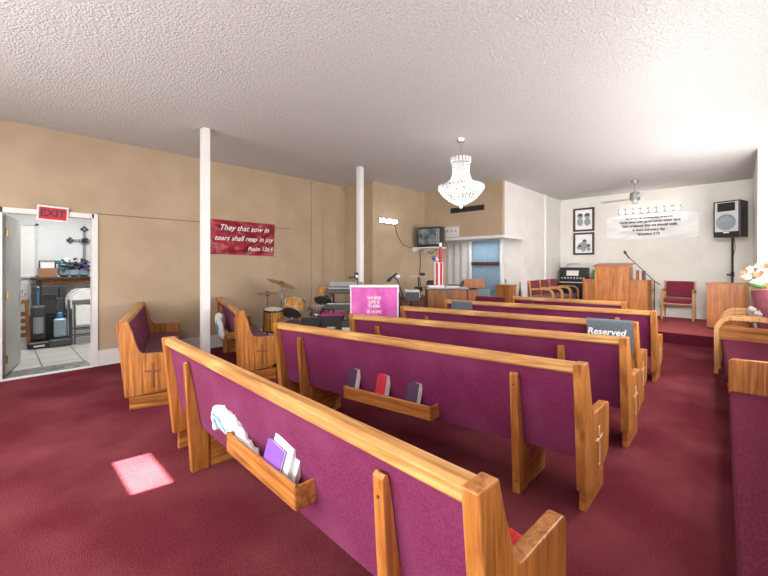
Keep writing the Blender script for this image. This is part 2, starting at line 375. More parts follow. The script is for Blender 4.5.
def pew(label, c, rz, L, inlay, rack=None, braces=(-.95, .98), group='oak pews with plum upholstery', skew=None, arm=.545):
    SZ = .365 if rack != 'x' else .30
    t = T('pew', label, 'pew', (c[0], c[1], 0), rz, group)
    h = L/2
    for s in (-1, 1):
        bm = BM(); prism(bm, end_profile(arm), s*h-(.055 if s > 0 else 0), s*h+(0 if s > 0 else .055), 'x', .006)
        e = P('end_panel', bm, WZ, t)
        P('cross_emblem', cross_mesh(s*h, s), inlay, e)
        bm = BM(); box(bm, (s*(h-.034), .30, .065), (.036, .38, .13), .004); P('plinth', bm, WY, t)
    rail = [(.012, .872), (.03, .884), (.075, .884), (.095, .87), (.095, .835), (.08, .822), (.025, .822), (.012, .835)]
    P('top_rail', prism(BM(), rail, -h+.05, h-.05, 'x', .003), RL, t)
    th = .055
    bm = BM(); zs = [.82, .66, .5, .40, .30]
    prism(bm, [(back_y(z), z) for z in zs] + [(back_y(z)+th, z) for z in reversed(zs)], -h+.05, h-.05, 'x', .006)
    P('back_cushion', bm, PLUM, t)
    bm = BM(); box(bm, (0, .365, SZ), (L-.112, .40, .085), .03, 3); P('seat_cushion', bm, MAROON if rack != 'x' else MAUVE, t)
    bm = BM(); box(bm, (0, .35, SZ-.058), (L-.112, .36, .03), .004); box(bm, (0, .515, SZ-.095), (L-.112, .022, .08), .003); P('seat_board', bm, WX, t)
    for bx in braces:
        pts = [(.068, 0), (.19, 0), (.180, .292), (back_y(.30)-.002, .302), (back_y(.74)-.002, .74), (back_y(.755)-.006, .768), (.034, .778), (.020, .765)]
        e = P('brace', prism(BM(), pts, bx-.024, bx+.024, 'x', .004), WZ, t)
        P('brace_foot', prism(BM(), [(.192, 0), (.50, 0), (.50, .31), (.192, .31)], bx-.017, bx+.017, 'x', .003), WY, e)
        for z in (.70, .08):
            bm = BM(); tube(bm, [(bx, .018+(.765-z)*.063, z), (bx, .026+(.765-z)*.063, z)], .006, 8)
            P('screw', bm, DKW, e)
    if isinstance(rack, tuple):
        a, b, z = rack
        bm = BM(); y1 = back_y(z)-.002
        box(bm, ((a+b)/2, y1-.092, z+.05), (b-a, .016, .10), .003)
        box(bm, ((a+b)/2, y1-.044, z+.008), (b-a, .088, .014), .002)
        for xx in (a+.008, b-.008): box(bm, (xx, y1-.05, z+.05), (.016, .10, .10), .003)
        P('book_rack', bm, WX, t)
    k = math.tan(math.radians(rz if skew is None else skew))
    if abs(k) > 1e-5:
        Sh = Matrix.Identity(4); Sh[0][1] = k          # this pew's ends run with the aisle while its back is set at an angle
        for ch in t.children_recursive: ch.data.transform(Sh)
    return t
A = pew('nearest oak pew in the foreground, its rack holding a plastic bag and booklets', (-1.852, .855), -1.4, 2.78, PALE, (-.16, .545, .44), braces=(-.92, 1.007), skew=1, arm=.585)
B = pew('second oak pew from the camera, rack on its back holding three hymnals', (-1.958, 2.07), 8.9, 2.68, PALE, (-.46, .37, .33), braces=(-1.0, .945))
C_ = pew('third oak pew from the camera, purple back with no rack or cloth on it', (-1.925, 3.06), 12.0, 2.66, PALE, braces=(-.97, .86))
D = pew('fourth oak pew, with a grey Reserved cloth over the right end of its rail', (-2.03, 4.05), 11, 2.66, PALE)
E_ = pew('fifth oak pew, with a grey cloth hanging at its left end nearest the organ', (-2.09, 5.25), 10.8, 2.76, PALE)
F_ = pew('short oak pew at the front, nearest to the pulpit', (-2.10, 6.44), 7, 1.72, PALE, braces=(-.5, .5))
Hp = pew('angled oak pew against the tan wall, between doorway and first white column', (-5.485, 1.146), -17.2, 2.27, DKINL, braces=(-.7, .7), skew=0)
I_ = pew('angled oak pew beyond the first white column with white and blue bag behind it', (-5.49, 2.33), -16.5, 2.27, DKINL, (-.45, .35, .40), braces=(-.7, .85), skew=0)
J = pew('oak pew with mauve seat along the right wall, cut off by the picture corner', (.53, 2.86), 91.4, 3.15, PALE, 'x', braces=(-1.1, 1.1), skew=0, arm=.59)
J.scale = (1, 1, 1.09)

def wpos(o, v):
    a = o.rotation_euler.z; return (o.location.x + v[0]*math.cos(a) - v[1]*math.sin(a), o.location.y + v[0]*math.sin(a) + v[1]*math.cos(a), v[2])
def wrz(o): return math.degrees(o.rotation_euler.z)

# things in the pew racks
def book(name, label, cat, host, x, z, w, h, th, cover, tilt, group, y=None, lean=-9):
    zz = z
    yy = back_y(z+.1) - .012 - th/2 if y is None else y
    t = T(name, label, cat, wpos(host, (x, yy, zz)), wrz(host), group)
    M = R('X', lean) @ R('Y', tilt) @ R('Z', -16 if th > .04 else 0)
    bm = BM(); box(bm, (.001, 0, h/2), (w-.004, th-.008, h-.003), .001); bmesh.ops.transform(bm, matrix=M, verts=bm.verts); P('pages', bm, PAPER, t)
    bm = BM(); box(bm, (0, -th/2, h/2), (w, .004, h), .001); box(bm, (0, th/2, h/2), (w, .004, h), .001); box(bm, (-w/2, 0, h/2), (.004, th, h), .001)
    bmesh.ops.transform(bm, matrix=M, verts=bm.verts); P('cover', bm, cover, t)
    return t
g = 'hymnals in the rack of the second pew'
book('hymnal', 'dark covered hymnal at the left end of the second pew rack', 'book', B, -.40, .352, .115, .225, .052, INDIGO, 5, g)
book('hymnal', 'red covered hymnal in the middle of the second pew rack', 'book', B, -.10, .352, .115, .225, .052, RED, 5, g)
book('hymnal', 'dark plum hymnal at the right end of the second pew rack', 'book', B, .185, .352, .115, .215, .048, INDIGO, 6, g)
g = 'booklets in the rack of the nearest pew'
book('booklet', 'purple fronted booklet leaning in the nearest pew rack', 'booklet', A, .285, .456, .15, .165, .014, PURPLE, 6, g, y=.020, lean=-13)
book('booklet', 'white booklet behind the purple booklet in the nearest pew rack', 'booklet', A, .315, .456, .17, .19, .022, PAPER, 8, g, y=.045, lean=-12)
book('booklet', 'white booklet closest to the plum fabric in the nearest pew rack', 'booklet', A, .34, .456, .17, .20, .022, PAPER, 10, g, y=.072, lean=-11)

def crumple(rings, amp, seed, sc=9):
    bm = BM(); rr = []
    for i, (c, a, b) in enumerate(rings):
        c = Vector(c); ring = []
        for k in range(20):
            th = 2*PI*k/20
            p = c + Vector(a)*math.cos(th) + Vector(b)*math.sin(th)
            d = (p-c).normalized()*noise.noise(p*sc + Vector((seed, 0, 0)))*amp + (p-c).normalized()*noise.noise(p*sc*2.7 + Vector((seed, 3, 0)))*amp*.6
            ring.append(p+d)
        rr.append(ring)
    ring_sweep(bm, rr); return bm
def lerp_rings(keys, n):
    out = []
    for i in range(len(keys)-1):
        for k in range(n):
            f = k/n; out.append(tuple(tuple(keys[i][j][m]*(1-f)+keys[i+1][j][m]*f for m in range(3)) for j in range(3)))
    out.append(keys[-1]); return out
t = T('plastic_bag', 'white and blue plastic bag stuffed in the left end of the nearest pew rack', 'bag', wpos(A, (-.235, .072, .452)), wrz(A))
keys = [((-.23, -.005, .075), (.005, .03, 0), (0, .0, .065)), ((-.19, -.005, .08), (.01, .035, 0), (0, 0, .075)), ((-.03, -.005, .09), (.01, .035, 0), (0, 0, .07)), ((.05, -.002, .075), (.01, .032, 0), (0, 0, .055)), ((.17, .0, .035), (.01, .028, 0), (0, 0, .032)), ((.30, .0, .018), (.005, .02, 0), (0, 0, .014))]
P('bag_body', crumple(lerp_rings(keys, 6), .022, 3, 22), PAPER, t, smooth=True)
bm = BM()
for (x, z, l, a) in ((-.1, .115, .12, 8), (-.02, .09, .1, 25), (-.12, .075, .07, 30)):
    box(bm, (x, -.052, z), (l, .004, .012), .001, 1, R('Y', a))
P('blue_print', bm, BLUE, t)
t = T('cloth_bundle', 'white and blue cloth bundle hanging behind the angled pew past the first column', 'cloth', wpos(I_, (-.15, .0, .45)), wrz(I_))
keys = [((-.22, -.02, .16), (.0, .03, 0), (0, 0, .05)), ((-.16, -.03, .16), (0, .06, 0), (0, 0, .10)), ((-.02, -.03, .12), (0, .06, 0), (0, 0, .11)), ((.1, -.03, .06), (0, .05, 0), (0, 0, .10)), ((.17, -.02, -.02), (0, .03, 0), (0, 0, .10)), ((.2, -.02, -.08), (0, .01, 0), (0, 0, .02))]
P('cloth_body', crumple(lerp_rings(keys, 5), .04, 9, 11), PAPER, t, smooth=True)
P('blue_fold', crumple([((.02, -.085, .12), (0, .015, 0), (0, 0, .05)), ((.08, -.08, .06), (0, .02, 0), (0, 0, .06)), ((.12, -.07, .0), (0, .01, 0), (0, 0, .03))], .01, 2), BLUE, t, smooth=True)
# red cloth on nearest pew seat
bm = BM(); nx, ny = 16, 12
g_ = [[bm.verts.new((-.16+.32*i/nx, -.11+.22*j/ny, .02+.035*(1+noise.noise(Vector((i*.35, j*.35, 2))))*min(1, 4*min(i/nx, 1-i/nx, j/ny, 1-j/ny)+.15))) for j in range(ny+1)] for i in range(nx+1)]
for i in range(nx):
    for j in range(ny): bm.faces.new((g_[i][j], g_[i+1][j], g_[i+1][j+1], g_[i][j+1]))
r_ = bmesh.ops.extrude_face_region(bm, geom=list(bm.faces)); bmesh.ops.translate(bm, vec=(0, 0, -.018), verts=[v for v in r_['geom'] if isinstance(v, bmesh.types.BMVert)])
o = P('red_cloth', bm, REDCL, smooth=True); tag(o, 'crumpled red cloth on the seat of the nearest pew at its aisle end', 'cloth'); place(o, wpos(A, (1.16, .34, .478)), wrz(A))
# reserved cloths
def drape(host, x, w, zb, zf, label, M_text, over=True):
    t = T('reserved_cloth', label, 'cloth', wpos(host, (x, .05, .87)), wrz(host), 'grey reserved cloths on pew rails')
    path = [(-.047, zb-.87), (-.046, -.04), (-.044, .006), (-.032, .019), (0, .022), (.03, .019), (.053, .006), (.056, -.06), (.058, zf-.87)]
    if not over: path = [(-.002, -.30), (-.026, -.2), (-.042, -.10), (-.047, -.04), (-.046, .004)]
    P('cloth_sheet', strap(BM(), path, w, .006), TOWEL, t)
    text('lettering', 'Reserved', .088, SHEET, t, Matrix.Translation((-.03, -.0535, M_text)) @ R('X', 90), .001, shear=.15, bold=.002)
    return t
drape(D, 1.105, .40, .58, .66, 'grey Reserved cloth draped over the aisle end of the fourth pew', -.10)
drape(E_, -1.08, .34, .58, .66, 'grey Reserved cloth draped over the organ end of the fifth pew', -.17, over=False)

# ---------------------------------------------------------------- armchairs (front = +y)
def arm_path(h=.66, d=.56, r=.13):
    p = [(d, 0), (d, h-r)] + arc((d-r, h-r), r, 0, 90, 8)[1:] + [(.16, h), (.07, h-.01), (.03, h-.05)]
    return p
def armchair(label, loc, rz, w, fab, ah=.66, back=True, group=None, r=.13):
    t = T('armchair', label, 'chair', loc, rz, group)
    for s in (-1, 1):
        P('arm_frame', strap(BM(), arm_path(ah, .55, r), .035, .034, s*(w/2-.018)), BW, t)
        P('rear_leg', strap(BM(), [(.02, 0), (.05, .4), (.0, .86)], .032, .036, s*(w/2-.018)), BW, t)
    P('seat', box(BM(), (0, .30, .425), (w-.08, .50, .10), .035, 3), fab, t)
    b = box(BM(), (0, 0, .17), (w-.075, .07, .36), .03, 3); bmesh.ops.transform(b, matrix=Matrix.Translation((0, .05, .50)) @ R('X', 8), verts=b.verts)
    P('backrest', b, fab, t)
    bm = BM(); box(bm, (0, .5, .36), (w-.06, .02, .05), .003); box(bm, (0, .06, .36), (w-.06, .02, .05), .003); P('seat_rail', bm, BW, t)
    return t
ch = armchair('red armchair standing alone in front of the back wall, right of the pulpit', (-1.0, 10.93, .22), 180, .58, ROSEF, group='armchairs on the platform')
dup(ch, (-1.80, 10.93, .22), 180, 'red armchair mostly hidden behind the right wing of the pulpit')
for i, (y, lb) in enumerate(((9.0, 'red armchair by the white side wall, nearest to the alcove opening'), (9.62, 'red armchair by the white side wall, middle of the row of three'), (10.24, 'red armchair by the white side wall, next to the black organ'))):
    dup(ch, (-3.60, y, .22), -90, lb)
ch2 = armchair('mauve armchair along the right wall, next to the settee, holding the flower vase', (.34, 7.26, 0), 90, .58, MAUVE, ah=.745, r=.17, group='armchairs along the right wall')
dup(ch2, (.34, 7.87, 0), 90, 'mauve armchair along the right wall, the far one beside the platform')
# settee
t = T('settee', 'long mauve settee along the right wall between the pew and the armchairs', 'settee', (.395, 5.64, 0), 92.5)
Ls = 2.16
for s in (1,):
    f = P('arm_frame', strap(BM(), arm_path(.745, .58, .17), .05, .045, s*(Ls/2-.03)), BW, t)
    bm = BM(); prism(bm, [(.06, .45), (.54, .45), (.545, .60), (.50, .645), (.42, .655), (.30, .64), (.06, .64)], s*(Ls/2-.03)-.012, s*(Ls/2-.03)+.012, 'x', .003); P('arm_panel', bm, WY, t)
    P('rear_leg', strap(BM(), [(.02, 0), (.05, .4), (.0, .86)], .04, .04, s*(Ls/2-.03)), BW, t)
bm = BM(); box(bm, (0, .28, .41), (Ls-.1, .50, .12), .04, 3); P('seat', bm, MAUVE, t)
b = box(BM(), (0, 0, .2), (Ls-.1, .08, .42), .03, 3); bmesh.ops.transform(b, matrix=Matrix.Translation((0, .04, .46)) @ R('X', 8), verts=b.verts); P('backrest', b, MAUVE, t)
bm = BM(); box(bm, (0, .50, .31), (Ls-.1, .025, .09), .003); P('seat_rail', bm, WX, t)
for y in (.06, .30): P('leg', box(BM(), (-Ls/2+.05, y, .18), (.04, .04, .36), .004), BW, t)
# small upholstered chair seen from behind next to the short pew
t = T('side_chair', 'maroon upholstered chair seen from behind, left of the short front pew', 'chair', (-3.16, 5.99, 0), 8)
P('backrest', box(BM(), (0, .03, .69), (.54, .06, .40), .025, 3, R('X', 5)), MAROON, t)
P('seat', box(BM(), (0, .28, .43), (.50, .46, .09), .03, 3), MAROON, t)
for sx in (-.22, .22):
    P('leg', tube(BM(), [(sx, .02, 0), (sx, .05, .42), (sx, .02, .8)], .013), CHROME, t); P('leg', tube(BM(), [(sx, .48, 0), (sx, .46, .4)], .013), CHROME, t)

# ---------------------------------------------------------------- platform furniture (front = -y)
t = T('pulpit', 'large three part oak pulpit in the middle of the platform', 'pulpit', (-2.07, 9.47, .22), 0)
bm = BM(); box(bm, (0, .22, .59), (.66, .44, 1.18), .006); P('center_panel', bm, PULP, t)
bm = BM(); prism(bm, [(-.03, 1.18), (.48, 1.24), (.48, 1.262), (-.03, 1.205)], -.36, .36, 'x', .004); P('desk_top', bm, PULP, t)
for s, x0, x1, hh in ((-1, -.60, -.332, .86), (1, .332, .66, .87)):
    e = P('wing', box(BM(), ((x0+x1)/2, .25, hh/2), (x1-x0, .38, hh), .005), PULP, t)
    P('wing_top', box(BM(), ((x0+x1)/2+s*.005, .25, hh+.012), (x1-x0+.01, .42, .024), .005), PULP, e)
# books on pulpit wing
g = 'books on the right pulpit wing'
for i, (dx, hh, mt, lb) in enumerate(((0, .21, REDW, 'red brown book standing on the pulpit wing, touching the center panel'), (.055, .19, PINK, 'pink book standing on the pulpit wing, middle of three'), (.11, .2, DKW, 'dark book standing on the pulpit wing, furthest to the right'))):
    t2 = T('book', lb, 'book', (-1.61+dx, 9.70, 1.114), 0, g)
    P('pages', box(BM(), (0, .004, hh/2), (.034, .13, hh-.008), .001), PAPER, t2)
    bm = BM(); box(bm, (-.02, 0, hh/2), (.004, .145, hh), .001); box(bm, (.02, 0, hh/2), (.004, .145, hh), .001); box(bm, (0, -.072, hh/2), (.044, .004, hh), .001); P('cover', bm, mt, t2)
bm = BM(); lathe(bm, [(.035, 0), (.04, .01), (.04, .16), (.022, .19), (.022, .21)], 14); o = P('green_bottle', bm, plain('bottle_green', (.04, .22, .12), .15), smooth=True); place(o, (-2.47, 9.66, 1.114)); tag(o, 'small green bottle on the left pulpit wing', 'bottle')
# microphone stand by the pulpit
t = T('microphone_stand', 'black boom microphone stand rising beside the right pulpit wing', 'microphone stand', (-1.33, 9.78, .22), 0)
P('pole', tube(BM(), [(0, 0, .03), (0, 0, .86)], .011), BLACK, t)
P('boom', tube(BM(), [(.10, .02, .80), (0, 0, .88), (-.47, .0, 1.40)], .009), BLACK, t)
for a in (20, 140, 260): P('leg', tube(BM(), [(0, 0, .10), (.26*math.cos(math.radians(a)), .26*math.sin(math.radians(a)), .012)], .011), BLACK, t)
bm = BM(); lathe(bm, [(.012, 0), (.016, .12), (.018, .125), (.026, .14), (.028, .165), (.022, .19), (.008, .2)], 14, Matrix.Translation((-.455, 0, 1.365)) @ axis_to((-.45, -.25, .85))); P('microphone', bm, BLACK, t, smooth=True)
# cabinet with speaker stand behind
t = T('wooden_cabinet', 'plain oak cabinet at the right end of the platform', 'cabinet', (-.17, 9.38, .22), 0)
P('body', box(BM(), (0, .22, .45), (.58, .44, .82), .004), PULP, t)
P('top_board', box(BM(), (0, .22, .868), (.62, .48, .028), .005), PULP, t)
P('base_frame', box(BM(), (0, .22, .025), (.52, .38, .05), .004), DKW, t)
bm = BM()
for i in range(6): box(bm, (-.24+i*.096, -.003, .45), (.006, .006, .78), .001, 1)
P('front_groove', bm, REDW, t)
t = T('speaker_stand', 'black pole stand carrying the loudspeaker behind the oak cabinet', 'speaker stand', (-.11, 10.35, .22), 0)
P('pole', tube(BM(), [(0, 0, .05), (0, 0, 1.78)], .019), BLACK, t)
P('collar', tube(BM(), [(0, 0, .98), (0, 0, 1.08)], .03), BLACK, t)
P('knob', tube(BM(), [(-.02, 0, 1.02), (-.09, 0, 1.02)], .018), BLACK, t)
for a in (100, 190, 330): P('leg', tube(BM(), [(0, 0, .38), (.27*math.cos(math.radians(a)), .27*math.sin(math.radians(a)), .012)], .012), BLACK, t)
t = T('loudspeaker', 'black and silver loudspeaker mounted high on the pole stand', 'loudspeaker', (-.11, 10.35, 2.0), -24)
P('cabinet', prism(BM(), [(-.21, -.20), (.21, -.20), (.15, .20), (-.15, .20)], 0, .69, 'z', .012), BLACK, t)
bm = BM(); box(bm, (0, -.205, .385), (.36, .012, .56), .004); P('front_baffle', bm, LGREY, t)
P('horn', box(BM(), (0, -.214, .57), (.27, .012, .16), .003), BLACK, t)
bm = BM(); prism(bm, [(-.13, -.6), (.13, -.6), (.06, -.54), (-.06, -.54)], -.2235, -.2205, 'y'); bm.free()
bm = BM(); lathe(bm, [(.150, 0), (.155, .012), (.142, .016), (.132, .004), (.06, -.012), (.05, .004), (.0, .012)], 28, Matrix.Translation((0, -.212, .28)) @ R('X', 90)); P('woofer', bm, CONE, t, smooth=True)
P('badge', box(BM(), (0, -.214, .085), (.09, .006, .022), .002), WHITE, t)
P('handle', box(BM(), (.178, -.02, .45), (.035, .07, .17), .01, 2, R('Z', 8.5)), DGREY, t)
t.scale = (1.06, 1.06, 1.06)
o = P('speaker_cable', tube(BM(), [(.02, .12, 2.02), (.04, .16, 1.8), (.0, .08, 1.55), (-.005, .045, 1.3), (0, .03, 1.1)], .006, 6), BLACK); place(o, (-.11, 10.35, 0)); tag(o, 'thin black cable hanging from the loudspeaker down its pole', 'cable')
# black organ
t = T('electric_organ', 'black electronic organ against the back wall below the two framed pictures', 'organ', (-3.22, 10.58, .22), 0)
P('body', box(BM(), (0, .17, .40), (.70, .34, .78), .01), BLACK, t)
P('upper_case', box(BM(), (0, .20, .97), (.66, .28, .36), .012), BLACK, t)
P('music_rest', box(BM(), (0, .04, 1.0), (.30, .012, .14), .003, 2, R('X', -12)), PAPER, t)
bm = BM(); box(bm, (0, -.01, .76), (.62, .12, .02), .003); P('keyboard', bm, WHITE, t)
bm = BM()
for i in range(20): box(bm, (-.29+i*.03, .0, .775), (.012, .06, .012), .001, 1)
P('black_keys', bm, DGREY, t)
bm = BM()
for i in range(8): box(bm, (-.27+i*.077, .055, .87), (.04, .012, .035), .002, 1)
P('tab_row', bm, LGREY, t)
bm = BM(); box(bm, (0, -.02, .17), (.6, .04, .3), .004); P('pedal_board', bm, DGREY, t)
t = T('desk_lamp', 'small silver lamp lying along the top of the black organ', 'lamp', (-3.30, 10.78, 1.37), 0)
P('base', box(BM(), (-.12, 0, .012), (.12, .08, .024), .005), LGREY, t); P('arm', tube(BM(), [(-.12, 0, .02), (-.10, 0, .09), (.12, 0, .11)], .008), CHROME, t); P('shade', tube(BM(), [(.04, 0, .105), (.2, 0, .10)], .02), LGREY, t)
# pictures
def picture(z0, z1, label, kind):
    t = T('framed_picture', label, 'picture', (-3.05, YB, (z0+z1)/2), 0, 'framed pictures on the back wall')
    w, h = .52, z1-z0; bm = BM()
    for (cx, cz, sx, sz) in ((0, h/2-.025, w, .05), (0, -h/2+.025, w, .05), (-w/2+.025, 0, .05, h-.1), (w/2-.025, 0, .05, h-.1)): box(bm, (cx, -.018, cz), (sx, .034, sz), .006)
    P('frame', bm, DKW, t)
    P('print', box(BM(), (0, -.008, 0), (w-.09, .01, h-.09)), PAPER, t)
    bm = BM()
    if kind == 0:
        for sx in (-.085, .085):
            ball(bm, (sx, -.014, .10), .075, 2, (1, .05, 1)); ball(bm, (sx*1.05, -.0135, -.06), .13, 2, (.62, .03, .85))
    else:
        for k in range(7):
            a = random.uniform(0, 6.28); ball(bm, (-.12+.04*k, -.014, -.10+.06*math.sin(k*1.7)), .055, 2, (1, .05, 1.1))
        ball(bm, (.02, -.0135, .05), .06, 2, (1, .05, 1)); ball(bm, (-.03, -.0135, -.02), .09, 2, (1, .03, .7))
    P('figures', bm, MGREY, t)
    bm = BM()
    for hx, hz in (((-.085, .125), (.085, .125)) if kind == 0 else ((-.10, -.06), (.02, .085), (.12, -.05))): ball(bm, (hx, -.0155, hz), .062 if kind == 0 else .045, 2, (1, .05, .8))
    P('hair', bm, DGREY, t)
picture(2.345, 2.975, 'black framed print of two figures, upper of two on the back wall', 0)
picture(1.71, 2.31, 'black framed print of a group, lower of two on the back wall', 1)
# banners: wavy sheets
def banner(name, label, corners, mat, amp, seed, nrm, nx=48, ny=22):
    c = [Vector(p) for p in corners]; bm = BM(); n = Vector(nrm); g = []
    for i in range(nx+1):
        col = []
        for j in range(ny+1):
            u, v = i/nx, j/ny
            p = c[0]*(1-u)*(1-v) + c[1]*u*(1-v) + c[2]*u*v + c[3]*(1-u)*v
            e = min(1, 6*min(u, 1-u, v, 1-v)+.1)
            diag = math.sin(14*(u*.9+v*.9)+2*noise.noise(Vector((u*3, v*3, seed)))) if u > .5 else math.sin(14*(u*.9-v*.9)+2*noise.noise(Vector((u*3, v*3, seed))))
            p = p + n*max(.005, .008 + amp*e*(.55+.4*diag+.6*noise.noise(Vector((u*9+v*4, v*5-u*5, seed+4)))))
            col.append(bm.verts.new(p))
        g.append(col)
    for i in range(nx):
        for j in range(ny): bm.faces.new((g[i][j], g[i][j+1], g[i+1][j+1], g[i+1][j]))
    r = bmesh.ops.extrude_face_region(bm, geom=list(bm.faces)); bmesh.ops.translate(bm, vec=-n*.004, verts=[v for v in r['geom'] if isinstance(v, bmesh.types.BMVert)])
    t = T(name, label, 'banner', (0, 0, 0)); P('sheet', bm, mat, t, smooth=True)
    bm = BM()
    bm.free()
    for q in c: P('tack', ball(BM(), q+n*.0112, .012, 1), STEEL, t)
    return t
t = banner('hanging_banner', 'white vinyl banner with black scripture lettering on the back wall', [(-2.505, YB, 2.66), (-.675, YB, 2.66), (-.675, YB, 2.075), (-2.505, YB, 2.08)], WBAN, .05, 1, (0, -1, 0))
for i, (s, sz, dz) in enumerate((('For we are his workmanship, created in', .058, .215), ('Christ Jesus unto good works which God', .072, .125), ('hath ordained that we should walk', .078, .03), ('in them and every day', .072, -.075), ('Ephesians 2:10', .075, -.175))):
    text('lettering', s, sz, INK, t, face_mat((-1.60, YB-.08, 2.37+dz), -90), .001, bold=.003)
t = banner('hanging_banner', 'dark red satin banner with white verse lettering on the tan wall', [(XL, 2.56, 2.245), (XL, 3.81, 2.235), (XL, 3.78, 1.61), (XL, 2.555, 1.635)], REDB, .055, 5, (1, 0, 0))
for s, sz, dy, dz in (('They that sow in', .138, 0, .165), ('tears shall reap in joy', .128, .0, -.02), ('Psalm 126:5', .105, .30, -.20)):
    text('lettering', s, sz, SHEET, t, face_mat((XL+.088, 3.16+dy, 1.935+dz), 0), .001, shear=.35, bold=.001)
# vanity light bar
def light_bar(name, label, loc, rz, w, n, r):
    t = T(name, label, 'light', loc, rz)
    P('backplate', box(BM(), (0, -.02, 0), (w, .04, .13), .01), CHROME, t)
    for i in range(n):
        x = -w/2 + w*(i+.5)/n
        P('bulb', ball(BM(), (x, -.075, 0), r, 3), BULB, t, smooth=True)
    return t
light_bar('light_bar', 'long chrome light bar with round lit bulbs above the white banner', (-1.61, YB, 2.77), 0, 1.26, 8, .052)
light_bar('wall_light', 'short chrome three bulb wall light on the tan alcove wall', (XJ, 6.08, 2.42), 90, .58, 3, .05)
o = P('lamp_cord', tube(BM(), [(0.012, .02, 2.36), (.012, .12, 2.1), (.012, .30, 1.92), (.012, .55, 1.86), (.012, .75, 1.85)], .006, 6), DKW); place(o, (XJ, 6.3, 0)); tag(o, 'dark cord looping from the wall light towards the television shelf', 'cord')
# vent
t = T('air_vent', 'dark louvred air vent on the tan wall above the alcove', 'vent', (-4.51, YV, 2.715), 0)
P('backing', box(BM(), (0, -.004, 0), (.86, .008, .10)), BLACK, t)
bm = BM()
for i in range(4): box(bm, (0, -.014, -.033+i*.022), (.84, .016, .004), 0, 1, R('X', 35))
for x in (-.43, -.2, .03, .26, .43): box(bm, (x, -.014, 0), (.012, .02, .11), .002, 1)
box(bm, (0, -.014, .053), (.88, .02, .012), .002); box(bm, (0, -.014, -.053), (.88, .02, .012), .002); P('louvre_frame', bm, DGREY, t)
t = T('electrical_plate', 'white electrical plate with sockets above the alcove, right of the television', 'wall plate', (-4.93, YV, 2.22), 0)
P('plate', box(BM(), (0, -.012, 0), (.42, .022, .24), .005), WHITE, t)
bm = BM()
for x in (-.1, .02, .13): box(bm, (x, -.027, .02), (.03, .012, .05), .003)
P('socket', bm, MGREY, t)
# ceiling fan
t = T('ceiling_fan', 'grey ceiling fan hanging over the platform', 'fan', (-1.63, 9.5, H), 0)
P('canopy', lathe(BM(), [(.02, -.07), (.07, -.06), (.075, 0)], 20), STEEL, t, smooth=True)
P('down_rod', tube(BM(), [(0, 0, -.24), (0, 0, -.05)], .014), STEEL, t)
P('motor', lathe(BM(), [(.03, -.43), (.09, -.42), (.10, -.34), (.09, -.26), (.03, -.24)], 24), STEEL, t, smooth=True)
P('light_cap', lathe(BM(), [(.0, -.50), (.05, -.49), (.065, -.43)], 18), LGREY, t, smooth=True)
for k in range(3):
    a = 51+120*k; M = R('Z', a)
    bm = BM(); prism(bm, [(.09, -.022), (.2, -.05), (.62, -.068), (.68, -.05), (.70, 0), (.68, .05), (.62, .068), (.2, .05), (.09, .022)], -.004, .004, 'z', .002)
    bmesh.ops.transform(bm, matrix=M @ Matrix.Translation((0, 0, -.385)) @ R('X', 12), verts=bm.verts); P('blade', bm, LGREY, t)
# chandelier
t = T('chandelier', 'crystal basket chandelier hanging lit above the pews', 'chandelier', (-2.90, 4.63, H), 0)
P('canopy', lathe(BM(), [(.012, -.05), (.05, -.04), (.065, 0)], 20), CHROME, t, smooth=True)
P('chain', tube(BM(), [(0, 0, -.27), (0, 0, -.04)], .006), CHROME, t)
P('crown_ring', lathe(BM(), [(.128, -.31), (.138, -.31), (.138, -.27), (.128, -.27), (.128, -.31)], 32, cap=False), CHROME, t)
P('rim_ring', lathe(BM(), [(.30, -.70), (.318, -.70), (.318, -.66), (.30, -.66), (.30, -.70)], 40, cap=False), CHROME, t)
def beads(bm, path, n, r0, r1):
    for k in range(n):
        f = k/(n-1); q = f*(len(path)-1); i = min(int(q), len(path)-2); w = q-i
        p = Vector(path[i])*(1-w)+Vector(path[i+1])*w
        ball(bm, p, r0*(1-f)+r1*f, 1)
for k in range(28):
    bm = BM(); a = 2*PI*k/28; cs, sn = math.cos(a), math.sin(a)
    beads(bm, [(r*cs, r*sn, z) for r, z in ((.135, -.29), (.115, -.42), (.115, -.5), (.15, -.60), (.29, -.675))], 15, .011, .014)
    P('crystal_strand', bm, CRY, t, None, True)
for k in range(32):
    bm = BM(); a = 2*PI*k/32; cs, sn = math.cos(a), math.sin(a)
    beads(bm, [(r*cs, r*sn, z) for r, z in ((.31, -.70), (.285, -.77), (.20, -.86), (.09, -.925), (.02, -.95))], 12, .016, .010)
    P('basket_strand', bm, CRY, t, None, True)
bm = BM()
for k in range(36):
    a = 2*PI*k/36
    box(bm, (.322*math.cos(a), .322*math.sin(a), -.70), (.012, .028, .06), .004, 1, R('Z', 360*k/36))
    if k % 2 == 0: box(bm, (.142*math.cos(a), .142*math.sin(a), -.30), (.012, .026, .07), .004, 1, R('Z', 360*k/36))
P('rim_drops', bm, CRY, t)
P('finial', ball(BM(), (0, 0, -.97), .028, 2), CRY, t, smooth=True)
for k in range(6):
    a = 2*PI*k/6; P('bulb', ball(BM(), (.14*math.cos(a), .14*math.sin(a), -.69), .03, 2, (1, 1, 1.3)), plain('candle_bulb', (1, 1, 1), .3, emit=(1, .96, .9), es=3) if k == 0 else MATS['candle_bulb'], t, smooth=True)

